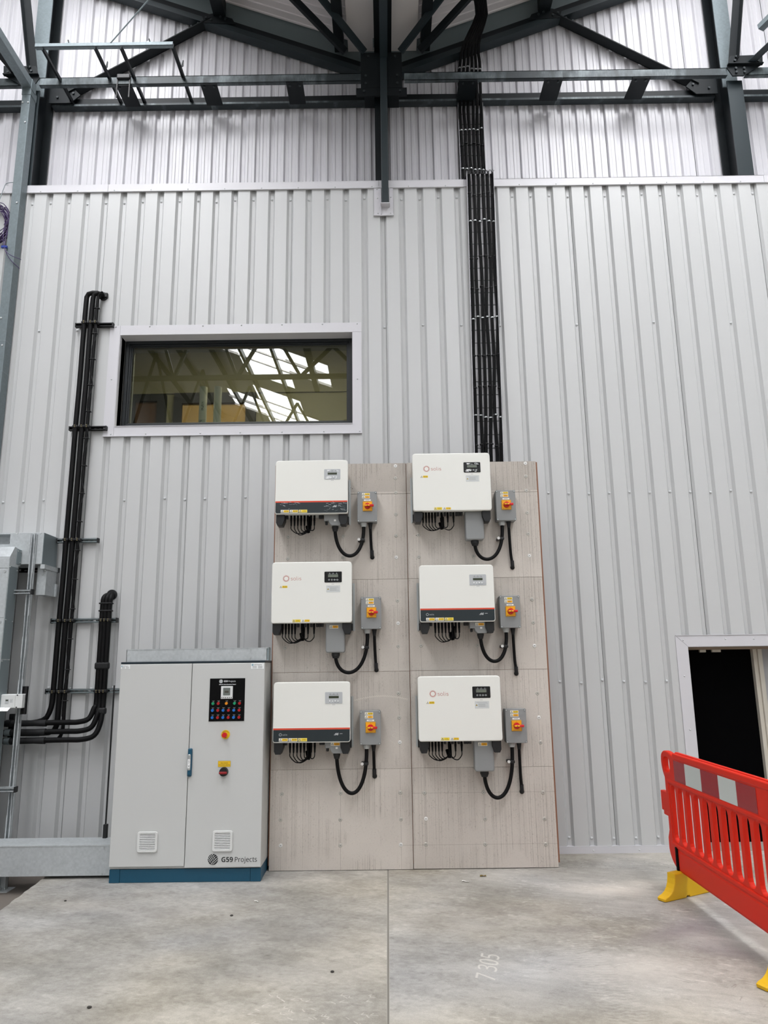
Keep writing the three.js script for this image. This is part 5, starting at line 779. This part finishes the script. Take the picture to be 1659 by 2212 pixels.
function dropCable(label, x, y, len, lean) {
  const t = thing('drop_cable', label, 'cable'), z = BZ + 0.062;
  mesh('cable_run', tube([[x, y - 0.05, z], [x + lean * 0.15, y - len * 0.35, z - 0.012], [x + lean * 0.5, y - len * 0.7, z - 0.034], [x + lean, y - len + 0.02, z - 0.042], [x + lean + 0.002, y - len, z - 0.054], [x + lean + 0.002, y - len - 0.004, z - 0.08]], 0.0128, 40, 10), M.cable, t);
  mesh('end_sleeve', [tube([[x + lean * 0.93, y - len + 0.055, z - 0.039], [x + lean, y - len + 0.012, z - 0.040], [x + lean + 0.002, y - len - 0.004, z - 0.054]], 0.0165, 12, 12), cylZ(x + lean + 0.002, y - len - 0.004, BZ + 0.0004, BZ + 0.004, 0.02, 18)], M.rubber, t);
}
const units = [
  ['small', -0.687, 2.978, 'orange-striped inverter with creased film over dark band, top of left column', -0.197, 2.923, 2.62, 0.30, 0.012, 'topmost in the left column', 1],
  ['large', 0.560, 2.990, 'plain white inverter with red logo and glint-painted display film, top of the right column', 1.052, 2.919, 2.575, 0.405, 0.024, 'topmost in the right column', 1],
  ['large', -0.678, 2.024, 'plain white inverter with red logo, middle of the left column', -0.170, 1.973, 1.605, 0.345, 0.012, 'middle of the left column', 0],
  ['small', 0.573, 2.018, 'orange-striped inverter with white logo on dark band, middle of right column', 1.044, 1.968, 1.685, 0.385, 0.02, 'middle of the right column', 0],
  ['small', -0.670, 1.044, 'orange-striped inverter with white logo on dark band, lowest in left column', -0.185, 1.008, 0.622, 0.262, 0.004, 'lowest in the left column', 0],
  ['large', 0.566, 1.040, 'plain white inverter with red logo and clear black display, bottom of the right column', 1.049, 1.008, 0.572, 0.40, 0.014, 'lowest in the right column', 0],
];
for (const [kind, x, y, label, ix, iy, low, len, lean, where, film] of units) {
  const S = (kind === 'small' ? smallInverter : largeInverter)(label, [x, y, BZ], film);
  isolator(`grey isolator box with red and yellow rotary switch, ${where}`, [ix, iy, BZ + 0.002]);
  loopCable(`black cable looping from inverter down and up to its isolator, ${where}`, S, V(ix - 0.034, iy - 0.033, BZ + 0.064), low);
  dropCable(`black cable dropping from isolator to board hole, ${where}`, ix + 0.026, iy, len, lean);
}

// ------------------------------------------------------------------ plastic barrier at the right (its long side runs along z)
{
  const t = thing('barrier', 'orange-red plastic pedestrian barrier with yellow feet in front of the doorway', 'barrier', [2.1, 0, 0]);
  // drawn in (u, y): u grows towards the viewer (world z), thickness along x
  const put = (g) => g.rotateY(-Math.PI / 2);                         // local x -> world z, local z -> world -x
  const U0 = 1.03, U1 = 2.98, y0 = 0.165, TH = 0.022;
  const outline = new THREE.Shape();
  outline.moveTo(U0 + 0.19, y0); outline.lineTo(U1 - 0.19, y0); outline.quadraticCurveTo(U1 - 0.05, y0 + 0.02, U1 - 0.03, y0 + 0.14); outline.lineTo(U1 - 0.03, y0 + 0.20); outline.lineTo(U1 - 0.055, y0 + 0.26); outline.lineTo(U1 - 0.055, 0.80); outline.quadraticCurveTo(U1, 0.86, U1 - 0.01, 0.94); outline.quadraticCurveTo(U1 - 0.05, 1.0, U1 - 0.13, 0.995); outline.lineTo(U1 - 0.2, 0.975);
  outline.lineTo(U0 + 0.26, 0.975); outline.lineTo(U0 + 0.20, 0.99); outline.quadraticCurveTo(U0 + 0.05, 1.02, U0 + 0.02, 0.95); outline.quadraticCurveTo(U0 + 0.0, 0.87, U0 + 0.065, 0.80); outline.lineTo(U0 + 0.07, y0 + 0.26); outline.lineTo(U0 + 0.035, y0 + 0.20); outline.lineTo(U0 + 0.035, y0 + 0.12); outline.quadraticCurveTo(U0 + 0.06, y0 + 0.03, U0 + 0.19, y0);
  const SA = U0 + 0.13, SB = U1 - 0.13, NS = 12, pitch = (SB - SA) / NS, slot = 0.0445;
  outline.holes.push(rrect(SA, SB, 0.352, 0.775, 0.04, THREE.Path));                      // the field of slats
  outline.holes.push(rrect(U0 + 0.065, U0 + 0.185, 0.845, 0.955, 0.045, THREE.Path)); outline.holes.push(rrect(U1 - 0.185, U1 - 0.065, 0.845, 0.955, 0.045, THREE.Path));
  mesh('barrier_body', put(ext(outline, -TH, TH, 0.009, 8)), M.barrier, t);
  mesh('top_rail', [put(rbox(U0 + 0.27, U1 - 0.22, 0.955, 1.0, -0.03, 0.03, 0.012, 4)), put(rbox(U0 + 0.29, U1 - 0.24, 0.992, 1.008, -0.012, 0.012, 0.005))], M.barrier, t);
  mesh('bottom_rail', [put(rbox(U0 + 0.10, U1 - 0.10, 0.318, 0.352, -0.028, 0.028, 0.012, 4)), put(rbox(U0 + 0.22, U1 - 0.22, y0 + 0.01, 0.31, -0.026, 0.026, 0.008))], M.barrier, t);
  mesh('slat_frame', [put(rbox(U0 + 0.11, U1 - 0.11, 0.768, 0.795, -0.028, 0.028, 0.01, 4))], M.barrier, t);
  for (let i = 0; i <= NS; i++) { // slats with rounded faces, wide at both ends
    const u = SA + i * pitch, pr = [], s0 = 0.362, s1 = 0.762;
    for (const d of [-0.02, 0.0, 0.004, 0.012, 0.024, slot]) pr.push([s0 + d, d <= 0 ? pitch / 2 + 0.001 : pitch / 2 - Math.sqrt(Math.max(0, slot * slot - (slot - d) ** 2))]);
    for (const d of [slot, 0.024, 0.012, 0.004, 0.0, -0.02]) pr.push([s1 - d, d <= 0 ? pitch / 2 + 0.001 : pitch / 2 - Math.sqrt(Math.max(0, slot * slot - (slot - d) ** 2))]);
    const L = new THREE.Shape(); pr.forEach(([y, k], j) => (j ? L.lineTo(u - k, y) : L.moveTo(u - k, y))); pr.slice().reverse().forEach(([y, k]) => L.lineTo(u + k, y)); L.closePath();
    mesh('slat', put(ext(L, -0.0165, 0.0165, 0.006)), M.barrier, t);
  }
  // reflective boards on both faces
  const R0 = U0 + 0.275, R1 = U1 - 0.44, n = 5, cuts = [0, 0.165, 0.385, 0.6, 0.80, 1].map((k) => R0 + (R1 - R0) * k);
  for (const s of [-1, 1]) for (let i = 0; i < n; i++) { const m = mesh('reflective_strip', put(box(cuts[i] + 0.0005, cuts[i + 1] - 0.0005, 0.803, 0.948, s < 0 ? -TH - 0.0015 : TH - 0.001, s < 0 ? -TH + 0.001 : TH + 0.0015)), i % 2 ? M.refWhite : M.refRed, t); m.userData.label = i % 2 ? 'white reflective strip' : 'dark red reflective strip'; }
  // hook tab on the end and socket
  mesh('hook', [put(rbox(U0 - 0.055, U0 + 0.09, 0.545, 0.69, -0.02, 0.02, 0.008, 3)), put(rbox(U0 - 0.03, U0 + 0.09, 0.515, 0.56, -0.016, 0.016, 0.008, 3))], M.barrier, t);
  for (const u of [U0 + 0.20, U1 - 0.30]) {
    mesh('foot_pin', [put(rbox(u - 0.014, u + 0.014, 0.155, 0.33, 0.0, 0.036, 0.006)), cylY(0, u, 0.135, 0.2, 0.03, 12)], M.blackMatt, t);
    const half = [[0.24, 0.004], [0.243, 0.02], [0.225, 0.030], [0.195, 0.038], [0.168, 0.054], [0.148, 0.076], [0.134, 0.105], [0.126, 0.14], [0.124, 0.172]];
    const f = poly([[-0.22, 0], [-0.02, 0], [-0.015, 0.012], [0.015, 0.012], [0.02, 0], [0.22, 0], ...half, ...half.slice().reverse().map(([a, b]) => [-a, b])]);
    const g = mesh('foot', ext(f, -0.036, 0.036, 0.008, 6), M.foot, t); g.position.set(0, 0, u + 0.005); g.rotation.y = u < 2 ? 0.5 : 0.42;
  }
}
// ------------------------------------------------------------------ small litter on the floor
{
  const pebble = (label, x, z, s, m, i) => { const g = new THREE.IcosahedronGeometry(s, 1), p = g.attributes.position; for (let k = 0; k < p.count; k++) { const f = 0.85 + 0.3 * vnoise(p.getX(k) * 190 + i * 9, p.getY(k) * 190 + p.getZ(k) * 120); p.setXYZ(k, p.getX(k) * f * 1.2, p.getY(k) * f * 0.6, p.getZ(k) * f); } g.computeVertexNormals(); const o = mesh('stone', g.translate(0, s * 0.5, 0), m); o.position.set(x, 0, z); tag(o, label, 'stone'); };
  pebble('tiny dark stone on the bare floor below the cabinet, leftmost crumb', -2.416, 1.186, 0.008, M.stone, 1);
  pebble('tiny dark stone on the floor midway between cabinet and viewer', -1.12, 1.551, 0.009, M.stone, 2);
  pebble('dark crumb on the floor left of the joint line, nearer the viewer', -0.36, 2.5, 0.009, M.stone, 3);
  pebble('dark crumb on the floor near the bottom left of the view', -1.55, 2.9, 0.01, M.stone, 4);
  const l = mesh('dry_leaf', (() => { const g = new THREE.PlaneGeometry(0.05, 0.028, 6, 4).rotateX(-Math.PI / 2), p = g.attributes.position; for (let k = 0; k < p.count; k++) p.setY(k, 0.008 + 0.012 * vnoise(p.getX(k) * 90 + 4, p.getZ(k) * 120)); g.computeVertexNormals(); return g; })(), M.leaf); l.position.set(0.71, -0.006, 0.68); tag(l, 'curled brownish scrap lying on the floor in front of the mounting board', 'scrap');
  const sc = mesh('paper_scrap', (() => { const g = new THREE.PlaneGeometry(0.055, 0.02, 6, 2).rotateX(-Math.PI / 2).rotateY(-0.5), p = g.attributes.position; for (let k = 0; k < p.count; k++) p.setY(k, 0.006 + 0.008 * vnoise(p.getX(k) * 70 + 30, p.getZ(k) * 70)); g.computeVertexNormals(); return g; })(), M.scrap); sc.position.set(0.553, -0.004, 0.82); tag(sc, 'white paper sliver on the floor in front of the mounting board', 'scrap');
  const sw = mesh('plastic_strip', tube([[-0.02, 0.004, -0.01], [0.0, 0.006, 0.0], [0.012, 0.004, 0.02]], 0.003, 10, 5), M.scrap); sw.position.set(-1.0, 0, 1.25); tag(sw, 'thin white plastic curl on the floor before the cabinet', 'scrap');
}

renderer.render(scene, camera);
